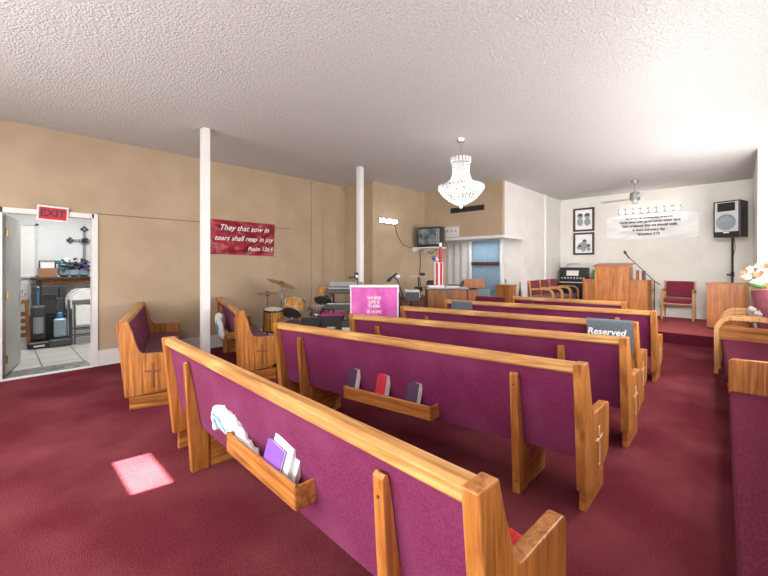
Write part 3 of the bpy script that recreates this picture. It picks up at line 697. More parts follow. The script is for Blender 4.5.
# ---------------------------------------------------------------- alcove corner: television, panels, organ
t = T('wall_shelf', 'white wall shelf in the alcove corner under the television', 'shelf', (XJ, 7.2, 1.86), 0)
P('board', box(BM(), (.33, 0, -.015), (.66, .50, .03), .003), TRIM, t)
for y in (-.22, .22): P('bracket', prism(BM(), [(0, -.03), (.22, -.03), (.22, -.045), (.02, -.12), (0, -.12)], y-.012, y+.012, 'y', .002), TRIM, t)
t = T('television', 'old black box television standing on the white corner shelf', 'television', (-5.28, 7.16, 1.86), 12)
P('case', box(BM(), (0, -.06, .235), (.60, .24, .46), .02), BLACK, t)
P('rear_housing', prism(BM(), [(-.28, .06), (.28, .06), (.24, .22), (-.24, .22)], .03, .42, 'z', .02), BLACK, t)
P('screen', box(BM(), (-.05, -.182, .24), (.44, .012, .36), .006), TVS, t)
bm = BM(); box(bm, (.225, -.182, .24), (.09, .01, .36), .003); P('control_strip', bm, MGREY, t)
bm = BM()
for z in (.12, .2, .28, .36): tube(bm, [(.225, -.18, z), (.225, -.205, z)], .016)
P('knob', bm, DGREY, t)
o = P('cardboard_box', box(BM(), (0, 0, .09), (.20, .12, .18), .004), CARD); place(o, (-5.16, 7.36, 2.08), 8); tag(o, 'small cardboard box on the ledge between television and electrical plate', 'box')
o = P('wall_cable', tube(BM(), [(.01, 0, 1.8), (.012, .02, 1.5), (.01, -.02, 1.2), (.01, .03, .9), (.01, 0, .4)], .012, 6), DKW); place(o, (XJ, 7.25, 0)); tag(o, 'dark cable running down the wall below the television shelf', 'cable')
o = P('wall_cable', tube(BM(), [(.01, .3, 1.78), (.012, .45, 1.72), (.012, .62, 1.80), (.012, .8, 1.9), (.012, 1.0, 1.98)], .01, 6), BLACK); place(o, (XJ, 7.25, 0)); tag(o, 'black cable sagging from the television shelf to the alcove ceiling', 'cable')
t = T('folding_partition', 'pale vertical folding partition left of the blue door', 'partition', (-5.36, YA-.05, 0), 0)
for i in range(7):
    x = -.33+i*.107
    P('panel', box(BM(), (x, 0, 1.01), (.107, .012, 2.0), .002, 1, R('Z', 14 if i % 2 else -14)), CURT, t)
# wooden organ with its things
t = T('spinet_organ', 'walnut organ seen from behind with papers along its top', 'organ', (-3.98, 5.88, 0), 44)
P('back_panel', box(BM(), (0, .01, .50), (.74, .02, .94), .003), ORGW, t)
P('body', box(BM(), (0, .24, .50), (.74, .44, .96), .006), ORGW, t)
P('top_board', box(BM(), (0, .22, 1.0), (.80, .50, .03), .006), MGREY, t, 'grey cluttered top')
for sx in (-.34, .34): P('foot', box(BM(), (sx, .24, .012), (.05, .46, .024), .003), DKW, t)
g = 'papers stacked on the walnut organ'
def sheet_stack(x, y, z, w, d, h, label, mt):
    o = P('paper_stack', box(BM(), (0, 0, h/2), (w, d, h), .003), mt); tag(o, label, 'papers', g)
    a = math.radians(44); place(o, (-3.98+x*math.cos(a)-y*math.sin(a), 5.88+x*math.sin(a)+y*math.cos(a), z), 44+random.uniform(-6, 6))
sheet_stack(-.20, .15, 1.015, .30, .24, .035, 'white paper stack under the vase on the walnut organ', PAPER)
sheet_stack(.12, .12, 1.015, .26, .22, .025, 'grey paper stack at the right of the walnut organ top', LGREY)
sheet_stack(.22, .33, 1.015, .28, .12, .04, 'dark folder lying at the rear right of the organ top', BLACK)
t = T('ribbon_vase', 'tall white vase with red ribbon bands standing on the organ', 'vase', (-4.17, 5.86, 1.052), 44)
P('vase_body', box(BM(), (0, 0, .22), (.17, .12, .44), .02, 3), WHITE, t)
for x in (-.035, .045): P('red_band', box(BM(), (x, -.062, .22), (.045, .01, .42), .003), RED, t)
P('red_candle', lathe(BM(), [(.03, .44), (.03, .66), (.026, .74), (.0, .75)], 14, Matrix.Translation((.04, 0, 0))), RED, t)
P('white_tip', lathe(BM(), [(.028, .74), (.028, .80), (.01, .82)], 14, Matrix.Translation((.04, 0, 0))), WHITE, t)
bm = BM()
for k in range(9): ball(bm, (-.07+.035*random.uniform(-1, 1), .04*random.uniform(-1, 1), .52+.03*random.uniform(-1, 1)), .03, 1, (1.3, 1, .7))
P('violet_bow', bm, VIOLET, t)
bm = BM()
for k in range(5): ball(bm, (-.03+.03*random.uniform(-1, 1), -.05, .50+.03*random.uniform(-1, 1)), .025, 1)
P('white_bow', bm, WHITE, t)
o = P('brown_cushion', box(BM(), (0, 0, .06), (.30, .12, .13), .05, 3), DKW); a = math.radians(44); place(o, (-4.36, 5.98, 1.015), 44); tag(o, 'dark brown bag standing behind the ribbon vase on the organ', 'bag')
t = T('lectern', 'reddish wooden lectern with sloping top right of the walnut organ', 'lectern', (-3.96, 6.76, 0), 44)
P('post', box(BM(), (0, .05, .48), (.22, .20, .92), .006), REDW, t)
P('base', box(BM(), (0, .05, .02), (.36, .34, .04), .006), REDW, t)
bm = BM(); prism(bm, [(-.16, .98), (.20, .94), (.20, 1.06), (-.16, 1.16)], -.21, .21, 'x', .006); P('book_box', bm, REDW, t)
# small stand with figurine
t = T('wooden_stand', 'small pale oak stand in front of the white wall by the alcove', 'stand', (-3.86, 7.92, 0), 0)
P('body', box(BM(), (0, .14, .48), (.34, .28, .96), .005), WZ, t); P('top_board', box(BM(), (0, .14, .975), (.38, .32, .025), .005), WX, t)
bm = BM(); lathe(bm, [(.03, 0), (.03, .01), (.01, .03), (.014, .08), (.02, .10), (.006, .13)], 12); o = P('figurine', bm, BRASS, smooth=True); place(o, (-3.86, 8.04, .988)); tag(o, 'tiny brass figurine on the small oak stand', 'figurine')
t = T('water_bottle_pack', 'blue and white bottle pack standing below the blue door', 'bottle pack', (-4.30, 7.80, 0), 20)
P('stand', box(BM(), (0, 0, .36), (.32, .26, .72), .006), WHITE, t); P('blue_wrap', box(BM(), (0, 0, .80), (.32, .26, .16), .01), CLEARB, t)
bm = BM(); lathe(bm, [(.03, 0), (.035, .02), (.035, .14), (.012, .17), (.012, .19)], 12); o = P('black_bottle', bm, BLACK, smooth=True); place(o, (-3.46, 7.9, .0)); o.scale = (1, 1, 5.6); tag(o, 'slim black umbrella stand between the oak stand and the red armchairs', 'stand')

# ---------------------------------------------------------------- band equipment
# magenta stand
t = T('draped_music_stand', 'white topped stand draped with a magenta satin cloth with white lettering', 'lectern', (-3.91, 3.88, 0), 43)
P('top_board', box(BM(), (0, .05, 1.13), (.73, .22, .035), .005), WHITE, t)
bm = BM(); box(bm, (-.345, .06, .56), (.025, .18, 1.11), .004); box(bm, (.345, .06, .56), (.025, .18, 1.11), .004); box(bm, (0, .06, .06), (.66, .18, .03), .004); P('stand_frame', bm, WHITE, t)
bm = BM(); gg = []; nx, nz = 40, 24
for i in range(nx+1):
    gg.append([bm.verts.new((-.335+.67*i/nx, -.045-.010*math.sin(i*.30+j*.18)*(.3+.7*j/nz)-.014*noise.noise(Vector((i*.2, j*.15, 1))), 1.11-.85*j/nz)) for j in range(nz+1)])
for i in range(nx):
    for j in range(nz): bm.faces.new((gg[i][j], gg[i][j+1], gg[i+1][j+1], gg[i+1][j]))
r_ = bmesh.ops.extrude_face_region(bm, geom=list(bm.faces)); bmesh.ops.translate(bm, vec=(0, .012, 0), verts=[v for v in r_['geom'] if isinstance(v, bmesh.types.BMVert)])
P('satin_cloth', bm, MAG, t, smooth=True)
for s, dz in (('WHERE', .96), ('LIFE IS', .90), ('THERE', .84), ('IS HOPE', .755)):
    text('lettering', s, .060, SHEET, t, Matrix.Translation((.0, -.076, dz)) @ R('X', 90), .001, bold=.001)
# amplifier boxes
t = T('amplifier', 'black amplifier with magenta cloth on top, beside the magenta draped stand', 'amplifier', (-4.77, 3.75, 0), 43)
P('cabinet', box(BM(), (0, .16, .305), (.35, .32, .59), .012), BLACK, t)
P('grille', box(BM(), (0, -.003, .25), (.30, .012, .42), .003), BLACKM, t)
P('handle', box(BM(), (.0, -.012, .43), (.14, .016, .03), .006), LGREY, t)
bm = BM()
for (x, z) in ((-.15, .05), (.15, .05)): box(bm, (x, .03, .006), (.04, .04, .014), .002)
P('foot', bm, BLACK, t)
bm = BM(); gg = []
for i in range(17): gg.append([bm.verts.new((-.19+.38*i/16, -.02+.34*j/12, 0.608+.022*(1+noise.noise(Vector((i*.5, j*.5, 3)))))) for j in range(13)])
for i in range(16):
    for j in range(12): bm.faces.new((gg[i][j], gg[i+1][j], gg[i+1][j+1], gg[i][j+1]))
r_ = bmesh.ops.extrude_face_region(bm, geom=list(bm.faces)); bmesh.ops.translate(bm, vec=(0, 0, -.012), verts=[v for v in r_['geom'] if isinstance(v, bmesh.types.BMVert)])
o = P('folded_cloth', bm, MAGC, smooth=True); place(o, (-4.77, 3.75, .0), 43); tag(o, 'magenta cloth lying on top of the black amplifier', 'cloth')
t = T('floor_monitor', 'black sloping floor monitor left of the amplifier', 'loudspeaker', (-4.98, 3.50, 0), 43)
P('cabinet', prism(BM(), [(0, 0), (.36, 0), (.36, .55), (.22, .56), (.0, .30)], -.20, .16, 'x', .012), BLACK, t)
P('grille', prism(BM(), [(-.003, .30), (.212, .565), (.205, .57), (-.012, .305)], -.17, .13, 'x', .001), BLACKM, t)
bm = BM(); box(bm, (-.02, -.01, .16), (.14, .012, .05), .004); P('jack_plate', bm, MGREY, t)
# keyboards on stand
def keyboard(label, loc, rz, w, body, keys_=24, dd=.30):
    t = T('keyboard', label, 'keyboard', loc, rz, 'electronic keyboards by the columns')
    P('case', box(BM(), (0, 0, .045), (w, dd, .09), .012), body, t)
    P('white_keys', box(BM(), (0, -dd*.22, .093), (w-.08, dd*.42, .012), .002), WHITE, t)
    bm = BM()
    for i in range(keys_):
        if i % 7 not in (2, 6): box(bm, (-(w-.08)/2+(w-.08)*(i+1)/keys_, -dd*.14, .103), (.011, dd*.26, .012), .001, 1)
    P('black_keys', bm, BLACK, t)
    P('control_panel', box(BM(), (0, dd*.25, .094), (w-.06, dd*.40, .008), .002), DGREY, t)
    P('display', box(BM(), (0, dd*.25, .10), (w*.25, dd*.18, .006), .001), CLEARB, t)
    return t
kb = (-5.02, 4.27)
t = T('keyboard_stand', 'black two tier stand carrying two keyboards by the far column', 'stand', (kb[0], kb[1], 0), 43)
for sx in (-.24, .24):
    P('upright', tube(BM(), [(sx, .20, .02), (sx, .18, .94)], .016), BLACK, t)
    P('foot', tube(BM(), [(sx, -.22, .015), (sx, .26, .015)], .015), BLACK, t)
    P('arm', tube(BM(), [(sx, .20, .66), (sx, -.16, .66)], .013), BLACK, t); P('arm', tube(BM(), [(sx, .19, .93), (sx, -.14, .93)], .013), BLACK, t)
k = keyboard('silver topped keyboard on the upper tier of the black stand', (kb[0], kb[1], .945), 43, .66, DGREY)
for ch_ in k.children:
    pass
keyboard('dark keyboard on the lower tier of the black stand', (kb[0], kb[1], .674), 43, .70, DGREY)
P('back_board', box(BM(), (0, .13, .15), (.60, .02, .09), .004, 2, R('X', -20)), MGREY, k)
t = T('gear_rack', 'small stack of effects gear with cream case below the keyboards', 'equipment', (-4.60, 3.98, 0), 43)
P('case', box(BM(), (0, 0, .22), (.20, .22, .44), .01), CREAMP, t); P('dark_unit', box(BM(), (0, 0, .49), (.22, .22, .10), .01), DGREY, t); P('front_slot', box(BM(), (0, -.112, .25), (.12, .012, .22), .003), AMBER, t)
# silver mixer right of the draped stand
t = T('mixer', 'silver keyboard mixer on a black stand right of the magenta draped stand', 'mixer', (-3.87, 4.70, 0), 43)
P('case', box(BM(), (0, 0, .98), (.24, .30, .12), .012), LGREY, t); P('front_face', box(BM(), (0, -.155, .94), (.22, .012, .14), .004), DGREY, t)
P('pole', tube(BM(), [(0, 0, .02), (0, 0, .93)], .022), BLACK, t)
for a in (30, 150, 270): P('leg', tube(BM(), [(0, 0, .30), (.24*math.cos(math.radians(a)), .24*math.sin(math.radians(a)), .014)], .012), BLACK, t)
t = T('microphone_stand', 'black boom microphone stand behind the magenta draped stand', 'microphone stand', (-3.98, 4.52, 0), 43)
P('pole', tube(BM(), [(0, 0, .02), (0, 0, 1.0)], .011), BLACK, t)
P('boom', tube(BM(), [(.05, 0, .95), (-.03, 0, 1.2), (-.10, 0, 1.25)], .01), BLACK, t)
P('base', lathe(BM(), [(.13, 0), (.13, .012), (.03, .03), (.0, .03)], 24), BLACK, t)
bm = BM(); lathe(bm, [(.015, 0), (.018, .12), (.028, .14), (.03, .17), (.022, .20), (.005, .21)], 14, Matrix.Translation((-.04, 0, 1.31)) @ axis_to((-.75, 0, -.65))); P('microphone', bm, BLACK, t, smooth=True)
P('clamp', box(BM(), (-.02, 0, 1.26), (.06, .03, .05), .008), LGREY, t)
t = T('microphone_stand', 'black clip microphone on a short stand in front of the far white column', 'microphone stand', (-4.74, 4.30, 0), 43)
P('pole', tube(BM(), [(0, 0, .02), (0, 0, 1.22)], .011), BLACK, t)
P('base', lathe(BM(), [(.10, 0), (.10, .012), (.03, .03), (.0, .03)], 24), BLACK, t)
P('boom', tube(BM(), [(0, 0, 1.18), (-.06, 0, 1.24), (-.16, 0, 1.22)], .01), BLACK, t)
P('clip_body', box(BM(), (-.02, 0, 1.27), (.07, .06, .09), .012), BLACK, t); P('clip_light', box(BM(), (-.01, -.035, 1.25), (.05, .02, .04), .006), WHITE, t)
# dark speaker cabinet and side table
t = T('rotary_speaker', 'dark walnut speaker cabinet left of the walnut organ', 'speaker cabinet', (-4.42, 5.40, 0), 44)
P('body', box(BM(), (0, .20, .43), (.50, .40, .84), .008), DKW, t)
bm = BM()
for i in range(6): box(bm, (0, -.003, .60+i*.03), (.42, .01, .012), .002, 1)
P('louvre', bm, ORGW, t)
P('foot', box(BM(), (0, .2, .006), (.44, .34, .014), .002), BLACK, t)
o = P('red_pouch', ball(BM(), (0, 0, .045), .09, 2, (1.2, .8, .5)), REDCL, smooth=True); place(o, (-4.42, 5.50, .852), 0); tag(o, 'crumpled red pouch on the dark walnut speaker cabinet', 'pouch')
t = T('music_stand', 'black music stand with flat desk behind the dark speaker cabinet', 'music stand', (-4.75, 5.98, 0), 43)
P('pole', tube(BM(), [(0, 0, .02), (0, 0, 1.2)], .014), BLACK, t)
P('desk', box(BM(), (0, 0, 1.21), (.34, .24, .02), .004), LGREY, t); P('clip', box(BM(), (.08, .0, 1.25), (.10, .10, .06), .01), BLACK, t)
for a in (30, 150, 270): P('leg', tube(BM(), [(0, 0, .25), (.16*math.cos(math.radians(a)), .16*math.sin(math.radians(a)), .014)], .011), BLACK, t)
P('shelf_box', box(BM(), (.0, .0, .95), (.16, .14, .09), .01), BLACK, t)
# drum kit
def stand(t, z, spread=.25):
    P('pole', tube(BM(), [(0, 0, .03), (0, 0, z)], .011), CHROME, t)
    for a in (40, 160, 280): P('leg', tube(BM(), [(0, 0, .34), (spread*math.cos(math.radians(a)), spread*math.sin(math.radians(a)), .012)], .010), CHROME, t)
def cymbal(bm, r, M):
    lathe(bm, [(.0, .045), (.03, .04), (.05, .02), (r*.6, .008), (r, -.004), (r, -.007), (r*.6, .004), (.05, .015), (.0, .03)], 32, M, cap=False); return bm
def cymbal_stand(name, label, loc, z, r, M, pair=False):
    t = T(name, label, 'cymbal', (loc[0], loc[1], 0), 0, 'drum kit by the tan wall'); stand(t, z)
    P('cymbal_plate', cymbal(BM(), r, Matrix.Translation((0, 0, z-.03)) @ M), BRONZE, t, smooth=True)
    if pair: P('cymbal_plate', cymbal(BM(), r, Matrix.Translation((0, 0, z-.035)) @ R('X', 180)), BRONZE, t, smooth=True); 
    P('wing_nut', tube(BM(), [(0, 0, z-.0), (0, 0, z+.03)], .012), CHROME, t)
    return t
tilt = axis_to((-.20, -.10, .95)) @ Matrix.Identity(4)
cymbal_stand('crash_cymbal', 'tilted bronze crash cymbal high on a stand at the left of the drum kit', (-5.95, 3.55), 1.14, .26, axis_to((.26, .24, .93)))
cymbal_stand('hi_hat', 'pair of level bronze hi-hat cymbals lower left on the drum kit', (-6.25, 3.45), .95, .18, Matrix.Identity(4), True)
cymbal_stand('ride_cymbal', 'thin bronze ride cymbal behind the keyboards at the right of the drum kit', (-5.70, 4.40), 1.03, .20, axis_to((-.2, 0, .97)))
def drum(bm_shell, r, h, M): lathe(bm_shell, [(r, 0), (r, h)], 32, M); return bm_shell
def drum_parts(t, r, h, M, shell=AMBER, head=SKIN):
    P('shell', drum(BM(), r, h, M), shell, t, smooth=True)
    for z in (0, h):
        P('hoop', lathe(BM(), [(r+.001, z-.014), (r+.014, z-.014), (r+.014, z+.014), (r+.001, z+.014), (r+.001, z-.014)], 32, M, cap=False), CHROME, t, smooth=True)
        P('drum_head', lathe(BM(), [(r-.004, z-.003 if z else z-.002), (r-.004, z+.004)], 32, M), head if z else DSKIN, t)
    bm = BM()
    for k in range(8):
        a = 2*PI*k/8; b = BM(); tube(b, [((r+.012)*math.cos(a), (r+.012)*math.sin(a), .01), ((r+.012)*math.cos(a), (r+.012)*math.sin(a), h-.01)], .005, 6); box(b, ((r+.012)*math.cos(a), (r+.012)*math.sin(a), h*.6), (.02, .02, .05), .004, 1)
        bmesh.ops.transform(b, matrix=M, verts=b.verts); me = bpy.data.meshes.new('x'); b.to_mesh(me); b.free(); bm.from_mesh(me); bpy.data.meshes.remove(me)
    P('lug', bm, CHROME, t)
g = 'drum kit by the tan wall'
t = T('bass_drum', 'large dark headed bass drum low in the middle of the drum kit', 'drum', (-5.45, 3.56, 0), 0, g)
ax = Vector((.62, -.78, .0)).normalized()
drum_parts(t, .25, .36, Matrix.Translation(Vector((0, 0, .27))-ax*.2) @ axis_to(ax), AMBER, DSKIN)
for s in (-1, 1): P('spur', tube(BM(), [(s*.2, s*.16, .2), (s*.30, s*.24-.05, .012)], .01), CHROME, t)
t = T('mounted_tom', 'amber tom drum tipped towards the pews above the bass drum', 'drum', (-5.50, 3.45, -.03), 0, g)
drum_parts(t, .165, .22, Matrix.Translation((0.02, 0.02, .66)) @ axis_to((-.35, .55, .75)))
P('mount_arm', tube(BM(), [(-.08, .08, .50), (-.10, .12, .66), (-.02, .06, .74)], .012), CHROME, t)
t = T('floor_tom', 'amber floor tom standing at the left of the drum kit', 'drum', (-5.66, 3.22, 0), 0, g)
drum_parts(t, .15, .34, Matrix.Translation((0, 0, .36)) @ axis_to((.12, -.05, 1)))
for a in (20, 140, 260): P('leg', tube(BM(), [(.165*math.cos(math.radians(a)), .165*math.sin(math.radians(a)), .45), (.18*math.cos(math.radians(a)), .18*math.sin(math.radians(a)), .012)], .009), CHROME, t)
t = T('rack_tom', 'amber rack tom on its own stand left of the keyboards', 'drum', (-5.50, 4.14, 0), 0, g)
drum_parts(t, .15, .20, Matrix.Translation((0, 0, .80)) @ axis_to((-.35, .5, .75))); stand(t, .78, .15)
t = T('snare_drum', 'shallow snare drum with pale head behind the floor monitor', 'drum', (-5.42, 3.98, 0), 0, g)
drum_parts(t, .17, .13, Matrix.Translation((0, 0, .56)), CHROME); stand(t, .56, .15)

# ---------------------------------------------------------------- flowers on the right
t = T('flower_vase', 'pink wrapped vase of coral and peach flowers standing on the right armchair', 'vase', (.27, 7.26, .477), 0)
P('vase_body', lathe(BM(), [(.07, 0), (.09, .06), (.13, .37), (.165, .63), (.14, .65), (.0, .63)], 20), PINKF, t, smooth=True)
bm = BM()
for k in range(10):
    a = 2*PI*k/10; ball(bm, (-.12+.05*math.cos(a), -.09+.04*math.sin(a), .33+.04*math.sin(a*2)), .035, 1, (1, .5, 1.1))
P('bow', bm, plain('pale_tulle', (.50, .42, .38), .7), t, 'pale tulle bow')
def blossom(c, r, n=7):
    bm = BM(); TT = axis_to((c[0]*4+rnd.uniform(-.4, .4), c[1]*4+rnd.uniform(-.4, .4), .35+rnd.uniform(0, .5)))
    for k in range(n):
        a = 2*PI*k/n; b = BM(); ball(b, (r*.55, 0, 0), r*.5, 1, (1, .7, .28)); bmesh.ops.transform(b, matrix=Matrix.Translation(c) @ TT @ R('Z', math.degrees(a)) @ R('Y', -35), verts=b.verts)
        me = bpy.data.meshes.new('x'); b.to_mesh(me); b.free(); bm.from_mesh(me); bpy.data.meshes.remove(me)
    ball(bm, (c[0], c[1], c[2]+r*.1), r*.28, 1); return bm
rnd = random.Random(4)
mts = [CORAL, PEACH, CORAL, PINK, CORAL, PEACH, CREAMP]
for k in range(40):
    a = rnd.uniform(0, 2*PI); rr = rnd.uniform(.02, .24); z = .73 + .24*math.sqrt(max(0, 1-(rr/.25)**2))*rnd.choice((1, 1, .5, -.2))
    P('blossom', blossom((rr*math.cos(a), rr*math.sin(a), z), rnd.uniform(.05, .08)), mts[k % 7], t, smooth=True)
bm = BM()
for k in range(26):
    a = rnd.uniform(0, 2*PI); d0 = Vector((math.cos(a), math.sin(a), rnd.uniform(-.1, .5))).normalized(); p = Vector((0, 0, .62))
    q = p + d0*rnd.uniform(.22, .31); s_ = d0.cross(Vector((0, 0, 1))).normalized()*.022
    m_ = (p+q)/2 + Vector((0, 0, .02))
    v = [bm.verts.new(x) for x in (p, m_+s_, q, m_-s_)]; bm.faces.new(v)
for f in (1,):
    r_ = bmesh.ops.extrude_face_region(bm, geom=list(bm.faces)); bmesh.ops.translate(bm, vec=(0, 0, -.003), verts=[v for v in r_['geom'] if isinstance(v, bmesh.types.BMVert)])
P('leaves', bm, GREEN, t)
bm = BM()
for k in range(14):
    a = 2*PI*k/14; tube(bm, [(.03*math.cos(a), .03*math.sin(a), .45), (.08*math.cos(a), .08*math.sin(a), .70)], .005, 5)
P('stems', bm, GREEN, t)

# ---------------------------------------------------------------- exit sign and side room contents
t = T('exit_sign', 'red EXIT sign tilted above the open doorway', 'sign', (XL+.03, .528, 2.122), 0)
M0 = R('X', -2.5)
b = box(BM(), (.012, 0, 0), (.024, .315, .205), .004); bmesh.ops.transform(b, matrix=M0, verts=b.verts); P('casing', b, WHITE, t)
b = box(BM(), (.026, 0, 0), (.006, .275, .155), .001); bmesh.ops.transform(b, matrix=M0, verts=b.verts); P('red_panel', b, plain('exit_red', (.60, .01, .03), .4), t)
text('lettering', 'EXIT', .125, INK, t, M0 @ face_mat((.030, 0, 0), 0), .001, bold=.004)

t = T('side_table', 'long dark table along the far wall of the side room', 'table', (-9.30, .86, 0), 0)
P('tabletop', box(BM(), (0, .10, 1.19), (.50, 1.02, .05), .006), DKW, t)
P('edge_board', box(BM(), (.20, .14, 1.13), (.03, .86, .09), .003), ORGW, t)
for y in (-.3, .5):
    for x in (-.2, .2): P('leg', box(BM(), (x, y, .585), (.05, .05, 1.165), .004), DKW, t)
t = T('brown_case', 'brown box with a frame handle on the side room table', 'box', (-9.22, .665, 1.216), 0)
P('body', box(BM(), (0, 0, .085), (.18, .26, .17), .006), BOXB, t)
bm = BM(); tube(bm, [(0, -.11, .16), (0, -.11, .30), (0, .11, .30), (0, .11, .16)], .014); P('handle', bm, DKW, t)
P('paper_slip', box(BM(), (0, 0, .21), (.02, .17, .10), .002), PAPER, t)
def bouquet(label, loc, mat1, mat2, seed, rad):
    rd = random.Random(seed); t = T('flower_bowl', label, 'flowers', loc, 0, 'bowls of artificial flowers in the side room')
    P('bowl', lathe(BM(), [(.04, 0), (.09, .04), (.10, .13), (.085, .13), (.0, .1)], 16), CLEARB, t, smooth=True)
    bm = BM(); bm2 = BM()
    for k in range(60):
        a = rd.uniform(0, 2*PI); r = rd.uniform(0, rad); z = .13+rd.uniform(0, .24)*(1-.4*r/rad)
        ball(bm if k % 3 else bm2, (r*math.cos(a), r*math.sin(a), z), rd.uniform(.025, .045), 1, (1, 1, .7))
    P('leaves', bm, mat1, t); P('blossoms', bm2, mat2, t)
bouquet('teal and white flowers in a bowl on the side room table', (-9.22, .90, 1.216), TEAL, PAPER, 1, .13)
bouquet('violet flowers in a bowl under the wall cross', (-9.22, 1.19, 1.216), DGREY, VIOLET, 2, .12)
bouquet('dark leafy bowl between teal and violet flowers', (-9.20, 1.05, 1.216), DGREY, LGREY, 3, .10)
t = T('wall_cross', 'ornate dark metal cross on the side room wall', 'cross', (XF, 1.245, 1.93), 0)
bm = BM(); box(bm, (.02, 0, -.10), (.02, .05, .70), .006); box(bm, (.02, 0, 0), (.02, .44, .05), .006); P('bars', bm, STEEL, t)
bm = BM()
for (dy, dz, s_) in ((.22, 0, 1), (-.22, 0, 1), (0, .23, 1), (0, -.42, 1), (0, 0, 1.4)):
    for (ey, ez) in ((.035, 0), (-.035, 0), (0, .035), (0, -.035)): ball(bm, (.022, dy+ey*s_, dz+ez*s_), .032*s_, 1, (.5, 1, 1))
P('scroll_ends', bm, DGREY, t)
bm = BM(); lathe(bm, [(.07, 0), (.075, .012), (.06, .016), (.055, 0)], 18, Matrix.Translation((.03, 0, 0)) @ R('Y', 90)); P('center_ring', bm, STEEL, t)
# folding chairs
def folded_chair(label, loc, mat, fr, group, rz=0, w=.44):
    t = T('folding_chair', label, 'chair', loc, rz, group)
    lean = R('Y', -7)
    def add(n, b, m):
        bmesh.ops.transform(b, matrix=lean, verts=b.verts); P(n, b, m, t, smooth=(n == 'frame'))
    for s in (-1, 1):
        add('leg', tube(BM(), [(0, s*w/2, .012), (0, s*w/2, .66)], .013), fr)
        add('leg', tube(BM(), [(.045, s*(w/2-.04), .012), (.045, s*(w/2-.04), .72)], .012), fr)
    b = BM(); pts = [(.0, -w/2, .64)] + [(0, -w/2*math.cos(q*PI/10), .80+.20*math.sin(q*PI/10)) for q in range(11)] + [(0, w/2, .64)]
    tube(b, pts, .013); add('frame', b, mat)
    b = BM(); pr = [(-w/2+.015, .80)] + [(-(w/2-.015)*math.cos(q*PI/10), .80+.185*math.sin(q*PI/10)) for q in range(11)] + [(w/2-.015, .80)]
    prism(b, pr[1:-1], -.008, .008, 'x', .002); add('backrest', b, mat)
    b = BM(); box(b, (.05, 0, .52), (.02, w-.12, .36), .01); add('seat', b, mat)
    b = BM()
    for z in (.15, .27): tube(b, [(.045, -w/2+.04, z), (.045, w/2-.04, z)], .010)
    add('stretcher', b, fr)
    return t
folded_chair('white folding chair leaning in front of the side room table', (-8.66, 1.17, .004), WHITE, DGREY, 'folding chairs in the side room')
folded_chair('grey folding chair leaning behind the white folding chair', (-8.84, 1.12, .004), LGREY, DGREY, 'folding chairs in the side room')
t = T('wooden_folding_chair', 'brown wooden folding chair leaning beside the open grey door', 'chair', (-8.78, .22, .004), 0)
for s in (-1, 1): P('leg', box(BM(), (0, s*.16, .42), (.03, .045, .84), .006, 2, R('X', s*2)), ORGW, t)
bm = BM()
for i in range(4): box(bm, (.012, 0, .25+i*.12), (.016, .30, .07), .004)
P('slats', bm, ORGW, t); P('top_rail', box(BM(), (0, 0, .82), (.025, .36, .07), .01), ORGW, t)
t = T('upright_vacuum', 'black upright vacuum cleaner standing under the side room table', 'vacuum cleaner', (-8.85, .52, .004), 0)
P('floor_head', box(BM(), (.05, 0, .06), (.28, .30, .11), .03, 3), BLACK, t); P('body', box(BM(), (-.04, 0, .42), (.16, .20, .62), .05, 3), DGREY, t)
P('handle', tube(BM(), [(-.05, 0, .70), (-.07, 0, 1.0), (-.02, 0, 1.05)], .018), BLUEPL, t); P('dust_cup', tube(BM(), [(.03, 0, .25), (.03, 0, .52)], .07, 16), MGREY, t); P('label_strip', box(BM(), (.195, 0, .05), (.006, .14, .03), .002), WHITE, t)
t = T('blue_vacuum', 'blue and grey carpet cleaner beside the black vacuum', 'vacuum cleaner', (-8.80, .80, .004), 0)
P('floor_head', box(BM(), (.05, 0, .07), (.28, .30, .13), .03, 3), DGREY, t); P('tank', box(BM(), (.04, 0, .32), (.16, .18, .34), .04, 3), CLEARB, t)
P('spine', box(BM(), (-.06, 0, .45), (.07, .10, .80), .02, 2), DGREY, t); P('blue_trim', box(BM(), (.03, 0, .53), (.10, .08, .14), .03, 3), BLUEPL, t); P('handle', tube(BM(), [(-.06, 0, .84), (-.07, 0, 1.02)], .02), BLACK, t)
t = T('stacked_cases', 'stack of dark equipment cases against the side room wall', 'cases', (-9.22, .62, .004), 0)
P('lower_case', box(BM(), (0, .04, .26), (.30, .50, .52), .02), BLACK, t); P('upper_case', box(BM(), (0, .06, .80), (.28, .46, .54), .02), DGREY, t)
bm = BM(); tube(bm, [(.15, .0, .86), (.17, .0, .90), (.17, .14, .90), (.15, .14, .86)], .01); P('case_handle', bm, BLACK, t)

# small litter on the carpet
for i, (x, y) in enumerate(((-3.33, 1.09), (-.34, 1.42))):
    o = P('paper_scrap', box(BM(), (0, 0, .008), (.06 if i == 0 else .02, .02, .012), .003), PAPER); place(o, (x, y, .002), 35)
    tag(o, ['white paper scrap on the carpet beside the left brace of the nearest pew', 'tiny white paper scrap on the aisle carpet by the nearest pew'][i], 'paper')

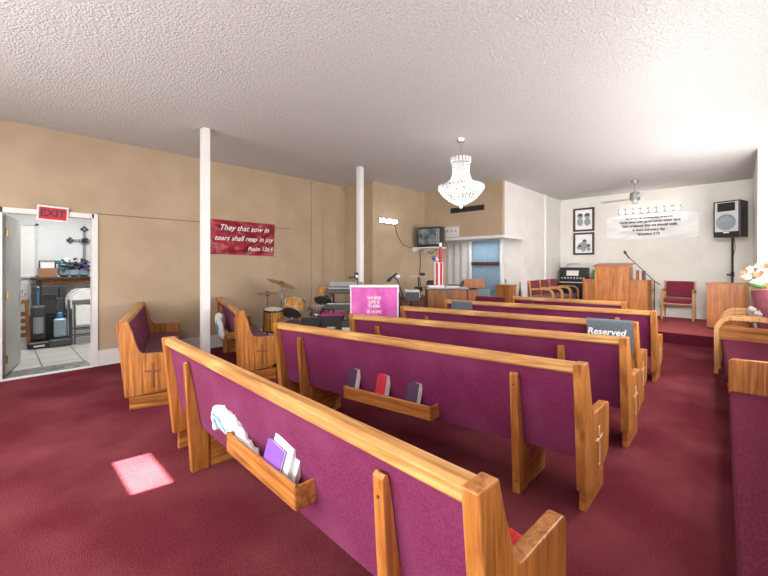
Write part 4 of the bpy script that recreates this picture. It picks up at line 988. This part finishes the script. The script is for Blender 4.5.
# ---------------------------------------------------------------- lights
def area(name, loc, rot, sx, sy, e, col=(1, 1, 1)):
    l = bpy.data.lights.new(name, 'AREA'); l.shape = 'RECTANGLE'; l.size = sx; l.size_y = sy; l.energy = e; l.color = col
    o = bpy.data.objects.new(name, l); COL.objects.link(o); o.location = loc; o.rotation_euler = [math.radians(a) for a in rot]; return o
def point(name, loc, e, r, col=(1, .96, .9)):
    l = bpy.data.lights.new(name, 'POINT'); l.energy = e; l.shadow_soft_size = r; l.color = col
    o = bpy.data.objects.new(name, l); COL.objects.link(o); o.location = loc; return o
area('window_daylight', (-2.3, YR+.03, 1.5), (90, 0, 0), 5.2, 1.8, 165, (1, .985, .97))
area('rear_ceiling_fill', (-2.8, -.9, 3.2), (0, 0, 0), 4.5, .9, 50)  # added overhead fill behind the camera, not a ceiling fixture
point('chandelier_glow', (-2.90, 4.63, H-.80), 4, .06)
area('right_wall_fill', (XR-.02, 5.0, 1.6), (0, 112, 0), 1.0, 5.6, 185, (1, .985, .97))  # broad fill added at the right wall, not a real window
aim = area('chancel_fill', (.32, 7.3, 1.5), (0, 0, 0), .4, .4, 40)  # unseen fill added to lift the chancel and its ceiling
aim.rotation_euler = Vector((-.78, .36, .52)).to_track_quat('-Z', 'Y').to_euler()
sl = bpy.data.lights.new('chancel_fill_spot', 'SPOT'); sl.energy = 900; sl.spot_size = math.radians(38); sl.spot_blend = .7; sl.shadow_soft_size = .35; sl.color = (1, .985, .95)  # added spot, out of view, to brighten the back wall
so_ = bpy.data.objects.new('chancel_fill_spot', sl); COL.objects.link(so_); so_.location = (.30, 1.2, 2.7); so_.rotation_euler = (Vector((-1.75, 11, 1.9))-Vector((.30, 1.2, 2.7))).to_track_quat('-Z', 'Y').to_euler()
aim = area('aisle_fill', (.38, 5.0, 3.0), (0, 0, 0), .4, 3.6, 55)  # soft fill added above the aisle, no lamp hangs here
aim.rotation_euler = (0, math.radians(22), 0)
area('side_room_lamp', (-8.2, .7, 2.65), (0, 0, 0), .9, .9, 40)
area('alcove_lamp', (-4.6, 8.0, 2.0), (0, 0, 0), .8, .3, 5)
sun = bpy.data.lights.new('sun', 'SUN'); sun.energy = 60; sun.angle = .009; sun.color = (1, .93, .85)
so = bpy.data.objects.new('sun', sun); COL.objects.link(so); so.rotation_euler = Vector((.17, 1, -1)).to_track_quat('-Z', 'Y').to_euler()
w = bpy.data.worlds.new('sky'); scn.world = w; w.use_nodes = True
bg = w.node_tree.nodes['Background']; bg.inputs[0].default_value = (.75, .85, 1, 1); bg.inputs[1].default_value = 1.0

# ---------------------------------------------------------------- camera
cam = bpy.data.cameras.new('camera'); co = bpy.data.objects.new('camera', cam); COL.objects.link(co)
cam.sensor_width = 36; cam.lens = 372*36/768; cam.shift_y = -(288-264.5)/768; cam.clip_start = .05
co.location = (0, 0, 1.45); co.rotation_euler = (PI/2, 0, math.radians(43.741))
scn.camera = co
vs = scn.view_settings
vs.view_transform = 'Standard'; vs.look = 'None'; vs.exposure = 0.3; vs.gamma = 1; vs.use_curve_mapping = False
scn.cycles.use_denoising = True
scn.cycles.max_bounces = 8; scn.cycles.diffuse_bounces = 5
